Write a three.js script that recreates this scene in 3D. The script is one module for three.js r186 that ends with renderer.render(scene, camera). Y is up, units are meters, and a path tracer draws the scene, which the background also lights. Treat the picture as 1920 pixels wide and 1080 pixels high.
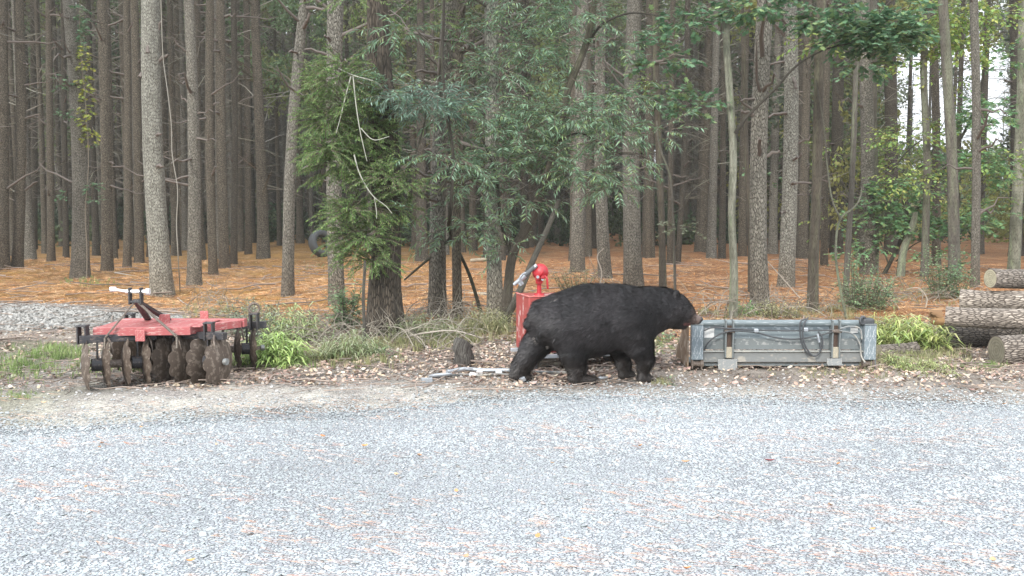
import * as THREE from 'three';
import { MarchingCubes } from 'three/addons/objects/MarchingCubes.js';
import { RoundedBoxGeometry } from 'three/addons/geometries/RoundedBoxGeometry.js';

// ---------------------------------------------------------------- camera, sky, sun, exposure
const W = 1920, HH = 1080, F = 1844, EYE = 1.55, HORIZON = 400;
const PITCH = Math.atan((540 - HORIZON) / F);
const scene = new THREE.Scene();
const camera = new THREE.PerspectiveCamera(2 * Math.atan(540 / F) * 180 / Math.PI, W / HH, 0.1, 1200);
camera.position.set(0, EYE, 0);
camera.rotation.set(-PITCH, 0, 0);
camera.updateMatrixWorld(true);

const renderer = new THREE.WebGLRenderer({ antialias: true });
renderer.setSize(1024, 576);
renderer.toneMapping = THREE.LinearToneMapping;
renderer.toneMappingExposure = 3.0;
renderer.shadowMap.enabled = true;

{ // overcast morning sky
  const w = 256, h = 128, d = new Float32Array(w * h * 4);
  for (let y = 0; y < h; y++) for (let x = 0; x < w; x++) {
    const el = ((y + 0.5) / h - 0.5) * Math.PI, s = Math.max(0, Math.sin(el));
    const a = x / w * Math.PI * 2;
    const cl = 1 + 0.05 * Math.sin(a * 3 + s * 9) * Math.sin(s * 14 + a * 2) * Math.min(1, s * 3);
    const L = el < 0 ? 0.16 : (0.62 + 0.62 * s) * cl * 0.92, k = (y * w + x) * 4;
    d[k] = L * 0.94; d[k + 1] = L * 0.985; d[k + 2] = L * 1.06; d[k + 3] = 1;
  }
  const t = new THREE.DataTexture(d, w, h, THREE.RGBAFormat, THREE.FloatType);
  t.mapping = THREE.EquirectangularReflectionMapping; t.magFilter = THREE.LinearFilter; t.needsUpdate = true;
  scene.background = t; scene.environment = t;
}
const sun = new THREE.DirectionalLight(new THREE.Color(1.0, 0.965, 0.91), 1.3);
sun.position.set(-16, 25, 30); sun.target.position.set(0, 0, -14);
sun.castShadow = true; sun.shadow.radius = 22;
Object.assign(sun.shadow.camera, { left: -40, right: 40, top: 40, bottom: -40, near: 1, far: 160 });
sun.shadow.mapSize.set(2048, 2048);
scene.add(sun, sun.target);
scene.fog = new THREE.FogExp2(new THREE.Color(0.95, 0.97, 0.93), 0.0008);

// ---------------------------------------------------------------- helpers
const V = (x, y, z) => new THREE.Vector3(x, y, z);
function rngOf(seed) { let a = seed >>> 0; return () => { a = (a + 0x6d2b79f5) | 0; let t = Math.imul(a ^ (a >>> 15), 1 | a); t = (t + Math.imul(t ^ (t >>> 7), 61 | t)) ^ t; return ((t ^ (t >>> 14)) >>> 0) / 4294967296; }; }
const R = rngOf(20240805);
const rr = (a, b, r = R) => a + (b - a) * r();
const lerp = (a, b, t) => a + (b - a) * t;
const clamp = (x, a = 0, b = 1) => Math.min(b, Math.max(a, x));
const sstep = (a, b, x) => { const t = clamp((x - a) / (b - a)); return t * t * (3 - 2 * t); };
const hash = (x, y) => { let h = Math.imul(x | 0, 374761393) ^ Math.imul(y | 0, 668265263); h = Math.imul(h ^ (h >>> 13), 1274126177); return ((h ^ (h >>> 16)) >>> 0) / 4294967296; };
function noise(x, y, per = 0) {
  const xi = Math.floor(x), yi = Math.floor(y), fx = x - xi, fy = y - yi, u = fx * fx * (3 - 2 * fx), v = fy * fy * (3 - 2 * fy);
  const m = (k) => per ? ((k % per) + per) % per : k;
  return lerp(lerp(hash(m(xi), m(yi)), hash(m(xi + 1), m(yi)), u), lerp(hash(m(xi), m(yi + 1)), hash(m(xi + 1), m(yi + 1)), u), v);
}
function fbm(x, y, o = 4, per = 0) { let s = 0, a = 0.5, n = 0; for (let i = 0; i < o; i++) { s += a * noise(x + i * 17, y + i * 31, per); n += a; a *= 0.5; x *= 2; y *= 2; per *= 2; } return s / n; }

function rayOf(px, py) { return V((px - 960) / F, -(py - 540) / F, -1).applyEuler(new THREE.Euler(-PITCH, 0, 0)); }
function at(px, py, d) { const r = rayOf(px, py); return r.multiplyScalar(d / -r.z).add(V(0, EYE, 0)); }
function ground(px, py) { const r = rayOf(px, py); return r.multiplyScalar(EYE / -r.y).add(V(0, EYE, 0)); }
const mpp = (d) => d / F;              // metres per photograph pixel at that depth

const used = {};
function numbered(n) { if (!(n in used)) { used[n] = 0; return n; } used[n]++; return n + '_' + String(used[n]).padStart(3, '0'); }
function tag(o, label, category, group, kind) {
  if (label) o.userData.label = label; if (category) o.userData.category = category;
  if (group) o.userData.group = group; if (kind) o.userData.kind = kind;
  return o;
}
function thing(name, label, category, pos = V(0, 0, 0), turn = 0, group) {
  const g = new THREE.Group(); g.name = numbered(name); g.position.copy(pos); g.rotation.y = turn; scene.add(g);
  return tag(g, label, category, group);
}
const shade = (o) => { o.castShadow = true; o.receiveShadow = true; return o; };
function mesh(name, geo, mat, parent) { const m = shade(new THREE.Mesh(geo, mat)); m.name = parent && parent !== scene ? name : numbered(name); (parent || scene).add(m); return m; }
const M4 = (p, e = [0, 0, 0], s = [1, 1, 1]) => new THREE.Matrix4().compose(p, new THREE.Quaternion().setFromEuler(new THREE.Euler(...e)), V(...s));

class MB {
  constructor() { this.p = []; this.c = []; this.u = []; this.i = []; }
  v(x, y, z, u = 0, w = 0, c) { this.p.push(x, y, z); this.u.push(u, w); if (c) this.c.push(c[0], c[1], c[2]); else this.c.push(1, 1, 1); return this.p.length / 3 - 1; }
  tri(a, b, c) { this.i.push(a, b, c); }
  add(g, m, col) {
    const o = this.p.length / 3, P = g.attributes.position, U = g.attributes.uv, t = V(0, 0, 0);
    for (let k = 0; k < P.count; k++) { t.fromBufferAttribute(P, k); if (m) t.applyMatrix4(m); this.v(t.x, t.y, t.z, U ? U.getX(k) : 0, U ? U.getY(k) : 0, col); }
    if (g.index) for (let k = 0; k < g.index.count; k++) this.i.push(o + g.index.getX(k)); else for (let k = 0; k < P.count; k++) this.i.push(o + k);
    return this;
  }
  box(x, y, z, sx, sy, sz, e, col, bev = 0.004) {
    const b = Math.min(bev, sx / 3, sy / 3, sz / 3);
    return this.add(new RoundedBoxGeometry(sx, sy, sz, 1, b), M4(V(x, y, z), e), col);
  }
  bar(a, b, w, h, col, roll = 0) {   // square bar from a to b
    const d = b.clone().sub(a), L = d.length(), q = new THREE.Matrix4(), z = d.clone().normalize();
    const up = Math.abs(z.y) > 0.95 ? V(1, 0, 0) : V(0, 1, 0), x = up.clone().cross(z).normalize(), y = z.clone().cross(x);
    q.makeBasis(x, y, z).multiply(new THREE.Matrix4().makeRotationZ(roll)).setPosition(a.clone().add(b).multiplyScalar(0.5));
    return this.add(new RoundedBoxGeometry(w, h, L, 1, Math.min(0.004, w / 3, h / 3)), q, col);
  }
  tube(pts, rad, seg = 8, o = {}) {
    const n = pts.length, t = [], rf = (i) => typeof rad === 'function' ? rad(i / (n - 1)) : Array.isArray(rad) ? lerp(rad[0], rad[1], i / (n - 1)) : rad;
    for (let i = 0; i < n; i++) t.push(pts[Math.min(n - 1, i + 1)].clone().sub(pts[Math.max(0, i - 1)]).normalize());
    let N = o.ref ? o.ref.clone() : Math.abs(t[0].z) < 0.9 ? V(0, 0, -1) : V(0, -1, 0);
    const circ = 2 * Math.PI * (o.circ || rf(0)); let len = 0; const b0 = this.p.length / 3;
    for (let i = 0; i < n; i++) {
      if (i) len += pts[i].distanceTo(pts[i - 1]);
      N = N.clone().sub(t[i].clone().multiplyScalar(N.dot(t[i]))).normalize();
      const B = t[i].clone().cross(N), r0 = rf(i);
      for (let j = 0; j <= seg; j++) {
        const a = j / seg * Math.PI * 2, r = o.wob ? r0 * o.wob(i / (n - 1), a, len) : r0, ca = Math.cos(a) * r, sa = Math.sin(a) * r;
        this.v(pts[i].x + N.x * ca + B.x * sa, pts[i].y + N.y * ca + B.y * sa, pts[i].z + N.z * ca + B.z * sa, j / seg * circ, len, o.col ? (typeof o.col === 'function' ? o.col(i / (n - 1), a, len) : o.col) : undefined);
      }
    }
    const S = seg + 1;
    for (let i = 0; i < n - 1; i++) for (let j = 0; j < seg; j++) { const a = b0 + i * S + j; this.i.push(a, a + 1, a + S, a + 1, a + S + 1, a + S); }
    if (o.cap !== false) for (const e of [0, n - 1]) {
      const c = this.v(pts[e].x, pts[e].y, pts[e].z, 0, 0, o.capCol || (o.col && typeof o.col !== 'function' ? o.col : undefined)), k = b0 + e * S, q = this.p.length / 3;
      for (let j = 0; j <= seg; j++) { const s = (k + j) * 3; this.v(this.p[s], this.p[s + 1], this.p[s + 2], this.p[s] * 1 + this.p[s + 2], this.p[s + 1], o.capCol || [this.c[s], this.c[s + 1], this.c[s + 2]]); }
      for (let j = 0; j < seg; j++) e ? this.i.push(c, q + j, q + j + 1) : this.i.push(c, q + j + 1, q + j);
    }
    return this;
  }
  // one leaf blade: narrow diamond or lobed outline
  leaf(p, dir, up, L, Wd, c, kind = 0) {
    const s = dir.clone().cross(up); if (s.lengthSq() < 1e-6) s.set(1, 0, 0); s.normalize(); const n = s.clone().cross(dir);
    const q = (f, w, b) => this.v(p.x + dir.x * L * f + s.x * w * Wd + n.x * b * L, p.y + dir.y * L * f + s.y * w * Wd + n.y * b * L, p.z + dir.z * L * f + s.z * w * Wd + n.z * b * L, f, w, c);
    if (kind === 0) { const a = q(0, 0, 0), l = q(0.45, 0.5, 0.05), r = q(0.45, -0.5, 0.05), t = q(1, 0, -0.07); this.i.push(a, r, t, a, t, l); }
    else if (kind === 1) { // lobed
      const o = [[0, 0.03], [0.22, 0.42], [0.38, 0.24], [0.62, 0.52], [0.66, 0.2], [1, 0.03]], m = q(0.42, 0, -0.03);
      const e = o.map(([f, w]) => q(f, w, 0.04 * w)), g = o.map(([f, w]) => q(f, -w, 0.04 * w));
      for (let k = 0; k < 5; k++) this.i.push(m, e[k + 1], e[k], m, g[k], g[k + 1]);
    } else { const a = q(0, 0.5, 0), b = q(0, -0.5, 0), t = q(1, 0, -0.1); this.i.push(a, b, t); }
  }
  geo() {
    const g = new THREE.BufferGeometry();
    g.setAttribute('position', new THREE.Float32BufferAttribute(this.p, 3)); g.setAttribute('uv', new THREE.Float32BufferAttribute(this.u, 2));
    g.setAttribute('color', new THREE.Float32BufferAttribute(this.c, 3)); g.setIndex(this.i); g.computeVertexNormals(); return g;
  }
  build(name, mat, parent) { return mesh(name, this.geo(), mat, parent); }
}
const curve = (pts, n) => new THREE.CatmullRomCurve3(pts, false, 'centripetal').getPoints(n);
const mixc = (a, b, t) => [lerp(a[0], b[0], t), lerp(a[1], b[1], t), lerp(a[2], b[2], t)];
const vary = (c, k, r = R) => { const f = 1 + (r() * 2 - 1) * k; return [c[0] * f, c[1] * f * (1 + (r() - 0.5) * k * 0.3), c[2] * f]; };

// ---------------------------------------------------------------- procedural textures
function tex(w, h, fn, srgb = true) {
  const d = new Uint8Array(w * h * 4);
  for (let y = 0; y < h; y++) for (let x = 0; x < w; x++) { const c = fn(x / w, y / h, x, y), k = (y * w + x) * 4; d[k] = clamp(c[0]) * 255; d[k + 1] = clamp(c[1]) * 255; d[k + 2] = clamp(c[2]) * 255; d[k + 3] = 255; }
  const t = new THREE.DataTexture(d, w, h); t.wrapS = t.wrapT = THREE.RepeatWrapping; t.magFilter = THREE.LinearFilter; t.minFilter = THREE.LinearMipmapLinearFilter; t.generateMipmaps = true;
  if (srgb) t.colorSpace = THREE.SRGBColorSpace; t.needsUpdate = true; return t;
}
const toS = (c) => c.map((x) => x <= 0.0031308 ? 12.92 * x : 1.055 * Math.pow(x, 1 / 2.4) - 0.055);
function rep(t, sx, sy) { const c = t.clone(); c.repeat.set(1 / sx, 1 / sy); c.needsUpdate = true; return c; }
function voro(x, y, nx, ny, jit = 0.9) { // periodic F1, F2 and cell id
  const cx = Math.floor(x), cy = Math.floor(y); let f1 = 9, f2 = 9, id = 0;
  for (let j = -1; j <= 1; j++) for (let i = -1; i <= 1; i++) {
    const X = cx + i, Y = cy + j, mx = ((X % nx) + nx) % nx, my = ((Y % ny) + ny) % ny;
    const dx = X + 0.5 + (hash(mx, my * 3 + 11) - 0.5) * jit - x, dy = Y + 0.5 + (hash(mx * 5 + 3, my) - 0.5) * jit - y, d = Math.hypot(dx, dy);
    if (d < f1) { f2 = f1; f1 = d; id = hash(mx * 7 + 1, my * 13 + 5); } else if (d < f2) f2 = d;
  }
  return [f1, f2, id];
}
function barkPair(w, h, nx, ny, plate, plate2, crack, seed) {
  const hgt = new Float32Array(w * h);
  const col = tex(w, h, (u, v, px, py) => {
    const wx = (fbm(u * 8 + seed, v * 16, 3, 8) - 0.5) * 1.1, wy = (fbm(u * 8 + 50, v * 8 + seed, 3, 8) - 0.5) * 1.6;
    const [f1, f2, id] = voro(u * nx + wx, v * ny + wy, nx, ny), e = sstep(0.03, 0.38, f2 - f1);
    const fine = fbm(u * 64, v * 128, 3, 64), streak = fbm(u * 48, v * 12, 3, 12);
    hgt[py * w + px] = e * (0.6 + 0.3 * id) + fine * 0.25;
    let c = mixc(plate, plate2, clamp(id * 0.6 + streak * 0.5));
    c = mixc(crack, c, clamp(e * 0.88 + 0.12));
    const k = 0.72 + fine * 0.56; return toS(c.map((q) => q * k));
  });
  return [col, tex(w, h, (u, v, px, py) => { const q = hgt[py * w + px] / 1.2; return [q, q, q]; }, false)];
}
const std = (o) => new THREE.MeshStandardMaterial(o);
const phys = (o) => new THREE.MeshPhysicalMaterial(o);
const lin = (r, g, b) => new THREE.Color().setRGB(r, g, b);

const [barkC, barkB] = barkPair(512, 1024, 38, 25, [0.33, 0.312, 0.275], [0.15, 0.138, 0.118], [0.05, 0.043, 0.036], 1);
const [fineC, fineB] = barkPair(512, 512, 14, 6, [0.20, 0.19, 0.165], [0.13, 0.115, 0.1], [0.06, 0.052, 0.045], 7);
const mBark = std({ map: rep(barkC, 0.8, 1.7), bumpMap: rep(barkB, 0.8, 1.7), bumpScale: 0.02, roughness: 0.95, vertexColors: true });
const mFine = std({ map: rep(fineC, 0.3, 0.9), bumpMap: rep(fineB, 0.3, 0.9), bumpScale: 0.006, roughness: 0.95, vertexColors: true });
const mTwig = std({ color: lin(1, 1, 1), vertexColors: true, roughness: 0.9 });
const mLeaf = phys({ color: lin(1, 1, 1), vertexColors: true, roughness: 0.85, transmission: 0.42, thickness: 0, specularIntensity: 0.35, side: THREE.DoubleSide });
const mNeedle = phys({ color: lin(1, 1, 1), vertexColors: true, roughness: 0.9, transmission: 0.3, thickness: 0, specularIntensity: 0.3, side: THREE.DoubleSide });
const mDry = std({ color: lin(1, 1, 1), roughness: 0.9, side: THREE.DoubleSide });
// ---------------------------------------------------------------- ground
function lotEdge(x) { // depth where the gravel lot ends
  return lerp(7.22, 8.05, sstep(-4, 0.5, x)) + 0.25 * Math.exp(-((x - 0.7) ** 2) / 1.2) + (fbm(x * 0.9 + 40, 3.3, 3) - 0.5) * 0.5;
}
function strawEdge(x) { return lerp(16.2, 13.6, sstep(-6.5, -2.2, x)) + (fbm(x * 0.6 + 9, 7.7, 3) - 0.5) * 1.6; }
const heap = (x, z) => { const dx = (x + 8.4) / 3.9, dz = (z + 13.7) / 1.35, r = dx * dx + dz * dz; return r < 1 ? 0.21 * (1 - r) ** 0.9 * (0.75 + 0.5 * fbm(x * 1.3, z * 1.3, 2)) : 0; };
function hgt(x, z) {
  const d = -z, a = sstep(10.5, 16, d);
  return (fbm(x * 0.35 + 5, z * 0.35, 3) - 0.5) * 0.36 * a + (fbm(x * 2.1, z * 2.1, 3) - 0.5) * (0.02 + 0.05 * sstep(8.6, 10.5, d)) * sstep(6.4, 8.6, d);
}
const gp = (px, py) => { let p = ground(px, py); for (let k = 0; k < 3; k++) { const r = rayOf(px, py), y = hgt(p.x, p.z); p = r.multiplyScalar((EYE - y) / -r.y).add(V(0, EYE, 0)); } return p; };
{
  const grain = tex(1024, 1024, (u, v) => {
    const a = fbm(u * 96, v * 96, 4, 96), b = fbm(u * 12, v * 12, 4, 12), f = fbm(u * 300, v * 300, 2, 300);
    const k = 0.50 + 0.34 * a + 0.22 * b + 0.26 * (f - 0.5) * 2; return [k, k * (0.985 + 0.03 * b), k * (0.97 + 0.05 * f)];
  });
  const bump = tex(1024, 1024, (u, v) => { const a = fbm(u * 128, v * 128, 4, 128) * 0.7 + fbm(u * 20, v * 20, 3, 20) * 0.3; return [a, a, a]; }, false);
  const mat = std({ map: rep(grain, 2.3, 2.3), bumpMap: rep(bump, 2.3, 2.3), bumpScale: 0.03, roughness: 1, vertexColors: true });
  const xs = [], zs = [];
  for (let x = -13; x <= 13.001; x += 0.1) xs.push(x);
  for (let s = 0.12, x = 13; x < 420; s *= 1.13) { x += s; xs.push(x); xs.unshift(-x); }
  for (let d = 3; d <= 27.001; d += 0.09) zs.push(-d);
  for (let s = 0.1, d = 27; d < 420; s *= 1.08) { d += s; zs.push(-d); }
  for (const z of [-2, -1, 1, 5, 12, 40, 120, 400]) zs.unshift(z);
  zs.sort((a, b) => b - a);
  const mb = new MB(), strawA = [0.47, 0.22, 0.088], strawB = [0.32, 0.145, 0.058], strawC = [0.54, 0.33, 0.17], dirt = [0.47, 0.43, 0.385], dirtD = [0.29, 0.26, 0.23], lit = [0.40, 0.34, 0.285], litD = [0.24, 0.20, 0.165], moss = [0.17, 0.18, 0.075];
  for (const z of zs) for (const x of xs) {
    const d = -z, n1 = fbm(x * 0.8, z * 0.8, 4), n2 = fbm(x * 2.7 + 80, z * 2.7, 3), n3 = fbm(x * 0.25 + 30, z * 0.25, 3);
    let straw = mixc(strawB, strawA, sstep(0.3, 0.55, n1)); straw = mixc(straw, [straw[0] * 0.93, straw[1] * 1.08, straw[2] * 0.72], sstep(1, -4, x)); straw = mixc(straw, strawC, sstep(0.5, 0.72, n2) * 0.7); straw = mixc(straw, [0.16, 0.09, 0.05], sstep(0.62, 0.78, n2 * 0.5 + n1 * 0.5) * 0.7);
    let l = mixc(litD, lit, sstep(0.3, 0.62, n2)); l = mixc(l, dirtD, sstep(0.45, 0.65, n1) * 0.5);
    let dd = mixc(dirtD, dirt, sstep(0.36, 0.56, n1 * 0.6 + n2 * 0.4));
    const w = sstep(-0.7, 0.9, d - strawEdge(x) + (n1 - 0.5) * 2.2 + (n2 - 0.5) * 1.2);
    const wl = sstep(-0.35, 0.45, d - (lerp(8.95, 8.7, sstep(-3, 1, x))) + (n2 - 0.5) * 0.9 + (x < -3.5 ? -2.2 * sstep(-3.4, -4.6, x) : 0));
    let c = mixc(dd, l, wl);
    c = mixc(c, [0.56, 0.52, 0.46], sstep(1.1, 0.3, Math.abs(d - lotEdge(x) - 0.25)) * sstep(0.8, -1, x) * sstep(0.36, 0.52, n1 * 0.7 + n2 * 0.3) * (1 - wl * 0.6));
    if (x < -3) c = mixc(c, moss, sstep(-3.2, -4.4, x) * sstep(0.42, 0.62, n1) * 0.6);
    c = mixc(c, straw, w);
    mb.v(x, hgt(x, z), z, x, z, c);
  }
  const nx = xs.length;
  for (let j = 0; j < zs.length - 1; j++) for (let i = 0; i < nx - 1; i++) { const a = j * nx + i; mb.i.push(a, a + 1, a + nx, a + 1, a + nx + 1, a + nx); }
  tag(mb.build('ground', mat), 'forest floor of orange pine straw, leaf litter and bare dirt', null, null, 'structure');
}
{ // gravel lot bed
  const nx = 30, H = new Float32Array(1024 * 1024);
  const col = tex(1024, 1024, (u, v, px, py) => {
    const [f1, f2, id] = voro(u * 46 + (noise(u * 64, v * 64, 64) - 0.5) * 0.5, v * 46, 46, 46, 1), e = sstep(0.0, 0.25, f2 - f1);
    H[py * 1024 + px] = e * (0.5 + 0.5 * id); const k = lerp(0.34, 0.42 + 0.26 * id, e); return toS([k * 0.52, k * 0.545, k * 0.57]);
  });
  const bm = tex(1024, 1024, (u, v, px, py) => { const q = H[py * 1024 + px]; return [q, q, q]; }, false);
  const mat = std({ map: rep(col, 1.0, 1.0), bumpMap: rep(bm, 1.0, 1.0), bumpScale: 0.012, roughness: 1, vertexColors: true });
  const mb = new MB(), X = 220, Z = 90;
  for (let j = 0; j <= Z; j++) for (let i = 0; i <= X; i++) {
    const x = lerp(-16, 16, i / X), e = lotEdge(x), d = lerp(-14, e, j / Z), t = e - d;
    const y = Math.max(hgt(x, -d) + 0.012 * sstep(0.02, 0.6, t) + 0.004, 0.006) * (j === Z ? -1 : 1) + (fbm(x * 1.2, d * 1.2, 2) - 0.5) * 0.02 * sstep(0.3, 1.2, t);
    const n = fbm(x * 0.7 + 3, d * 0.9, 3), k = 0.82 + 0.4 * n;
    mb.v(x, y, -d, x, -d, [k, k, k]);
  }
  for (let j = 0; j < Z; j++) for (let i = 0; i < X; i++) { const a = j * (X + 1) + i; mb.i.push(a, a + 1, a + X + 1, a + 1, a + X + 2, a + X + 1); }
  tag(mb.build('gravel_lot', mat), 'pale grey crushed gravel lot across the foreground', null, null, 'structure');
}
// copies of one small shape, spread over the ground: nobody could count them
function scatter(name, label, geos, mat, list, parent, kind = 'stuff') {
  const out = [];
  geos.forEach((g, k) => {
    const mine = list.filter((_, i) => i % geos.length === k);
    if (!mine.length) return;
    const im = new THREE.InstancedMesh(g, mat, mine.length), q = new THREE.Quaternion(), m = new THREE.Matrix4(), c = new THREE.Color();
    mine.forEach((it, i) => { q.setFromEuler(new THREE.Euler(it.e[0], it.e[1], it.e[2], 'YXZ')); m.compose(it.p, q, typeof it.s === 'number' ? V(it.s, it.s, it.s) : it.s); im.setMatrixAt(i, m); im.setColorAt(i, c.setRGB(it.c[0], it.c[1], it.c[2])); });
    im.name = parent ? name : numbered(name); shade(im); (parent || scene).add(im); tag(im, parent ? null : label, null, null, kind); out.push(im);
  });
  return out;
}
function stoneGeo(seed) {
  const r = rngOf(seed), g = new THREE.IcosahedronGeometry(1, 0), P = g.attributes.position, mp = new Map(), sx = rr(0.75, 1.25, r), sy = rr(0.32, 0.6, r), sz = rr(0.7, 1.1, r);
  for (let i = 0; i < P.count; i++) { const k = [0, 1, 2].map((q) => P.array[i * 3 + q].toFixed(3)).join(); if (!mp.has(k)) mp.set(k, rr(0.72, 1.2, r)); const f = mp.get(k); P.setXYZ(i, P.getX(i) * f * sx, P.getY(i) * f * sy, P.getZ(i) * f * sz); }
  g.computeVertexNormals(); return g;
}
const stones = [1, 2, 3, 4, 5].map(stoneGeo), mStone = std({ color: lin(1, 1, 1), roughness: 0.95 });
{
  const r = rngOf(77), list = [];
  while (list.length < 185000) {
    const d = 3.2 + (r() ** 0.9) * 5.9, hw = 1.2 + d * 0.62, x = rr(-hw, hw, r), e = lotEdge(x), t = e - d;
    if (t < 0 && r() > Math.exp(t * 3.2) * 0.5) continue;
    if (t > 0 && t < 0.7 && r() > 0.4 + t * 0.9) continue;
    const big = r(), s = (big > 0.975 ? rr(0.011, 0.02, r) : rr(0.0045, 0.0105, r)), n = fbm(x * 0.8 + 12, d * 1.1, 3), k = (0.275 + 0.11 * r() * r() + 0.07 * r()) * (0.68 + 0.4 * n + 0.26 * fbm(x * 0.3 + 20, d * 1.2, 3)), warm = r() < 0.14;
    list.push({ p: V(x, Math.max(hgt(x, -d), 0) + (t > 0.1 ? 0.012 : 0.004) + (fbm(x * 1.2, d * 1.2, 2) - 0.5) * 0.02 * sstep(0.3, 1.2, t) + s * 0.3, -d), e: [rr(-0.5, 0.5, r), r() * 6.28, rr(-0.5, 0.5, r)], s, c: warm ? [k * 1.06, k * 0.98, k * 0.92] : [k * 0.925, k * 1.005, k * 1.015] });
  }
  scatter('gravel', 'loose grey crushed stones covering the gravel lot', stones, mStone, list);
  // pale loose stones on the dirt by the bear
  const l2 = [];
  for (let k = 0; k < 1500; k++) { const x = rr(-4.5, 5, r), d = rr(8.0, 9.4, r), s = rr(0.006, 0.02, r), q = rr(0.22, 0.5, r); if (Math.abs(x - 0.5) > 1.6 && r() > 0.3) continue; l2.push({ p: V(x, hgt(x, -d) + s * 0.3, -d), e: [r(), r() * 6.28, r()], s, c: [q, q * 0.98, q * 0.95] }); }
  scatter('pebbles', 'pale loose pebbles on the dirt strip around the bear', stones, mStone, l2);
}
{ // gravel heap behind the disc harrow
  const g = thing('gravel_heap', 'long low heap of pale gravel behind the disc harrow at left', 'gravel heap'), mb = new MB(), nx = 70, nz = 26, r = rngOf(9);
  for (let j = 0; j <= nz; j++) for (let i = 0; i <= nx; i++) { const x = -12.4 + 8 * i / nx, z = -15.2 + 3.0 * j / nz, h = heap(x, z); const k = 0.22 + 0.08 * r(); mb.v(x, hgt(x, z) + (h > 0 ? h : -0.04), z, x, z, [k, k * 0.98, k * 0.92]); }
  for (let j = 0; j < nz; j++) for (let i = 0; i < nx; i++) { const a = j * (nx + 1) + i; mb.i.push(a, a + nx + 1, a + 1, a + 1, a + nx + 1, a + nx + 2); }
  mb.build('mound', std({ vertexColors: true, roughness: 1 }), g);
  const list = [];
  while (list.length < 16000) { const x = rr(-12.4, -4.3, r), z = rr(-15.2, -12.2, r), h = heap(x, z); if (h <= 0.004 && r() > 0.03) continue; const s = rr(0.014, 0.032, r), k = rr(0.17, 0.38, r); list.push({ p: V(x, hgt(x, z) + h + s * 0.2, z), e: [r(), r() * 6.28, r()], s, c: [k * 1.02, k * 0.99, k * 0.92] }); }
  scatter('stones', null, stones.slice(0, 2), mStone, list, g);
}
// needles, leaves, sticks on the ground
const fascicle = (() => { const mb = new MB(); for (const [a, b] of [[0, 0], [0.35, 0.05], [-0.3, 0.03]]) { const d = V(Math.cos(a), b, Math.sin(a)); mb.leaf(V(0, 0, 0), d, V(0, 1, 0), 1, 0.022, [1, 1, 1], 2); } return mb.geo(); })();
const dryLeaf = (seed) => { const r = rngOf(seed), mb = new MB(), n = 5, c = rr(0.3, 0.9, r); for (let i = 0; i <= n; i++) { const t = i / n, w = Math.sin(Math.PI * Math.min(0.97, t * 0.9 + 0.08)) * 0.32, y = c * (t - 0.5) ** 2 * 1.2; mb.v(t - 0.5, y + c * w * 0.7, w * rr(0.7, 1.1, r)); mb.v(t - 0.5, y, 0); mb.v(t - 0.5, y + c * w * 0.6, -w * rr(0.7, 1.1, r)); } for (let i = 0; i < n; i++) for (const q of [0, 1]) { const a = i * 3 + q; mb.i.push(a, a + 1, a + 3, a + 1, a + 4, a + 3); } return mb.geo(); };
const dryLeaves = [1, 2, 3, 4].map(dryLeaf);
const stick = (() => { const mb = new MB(); mb.tube([V(-0.5, 0, 0), V(-0.15, 0.02, 0.03), V(0.2, 0.0, -0.02), V(0.5, 0.03, 0.02)], [0.012, 0.006], 5); return mb.geo(); })();
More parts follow.
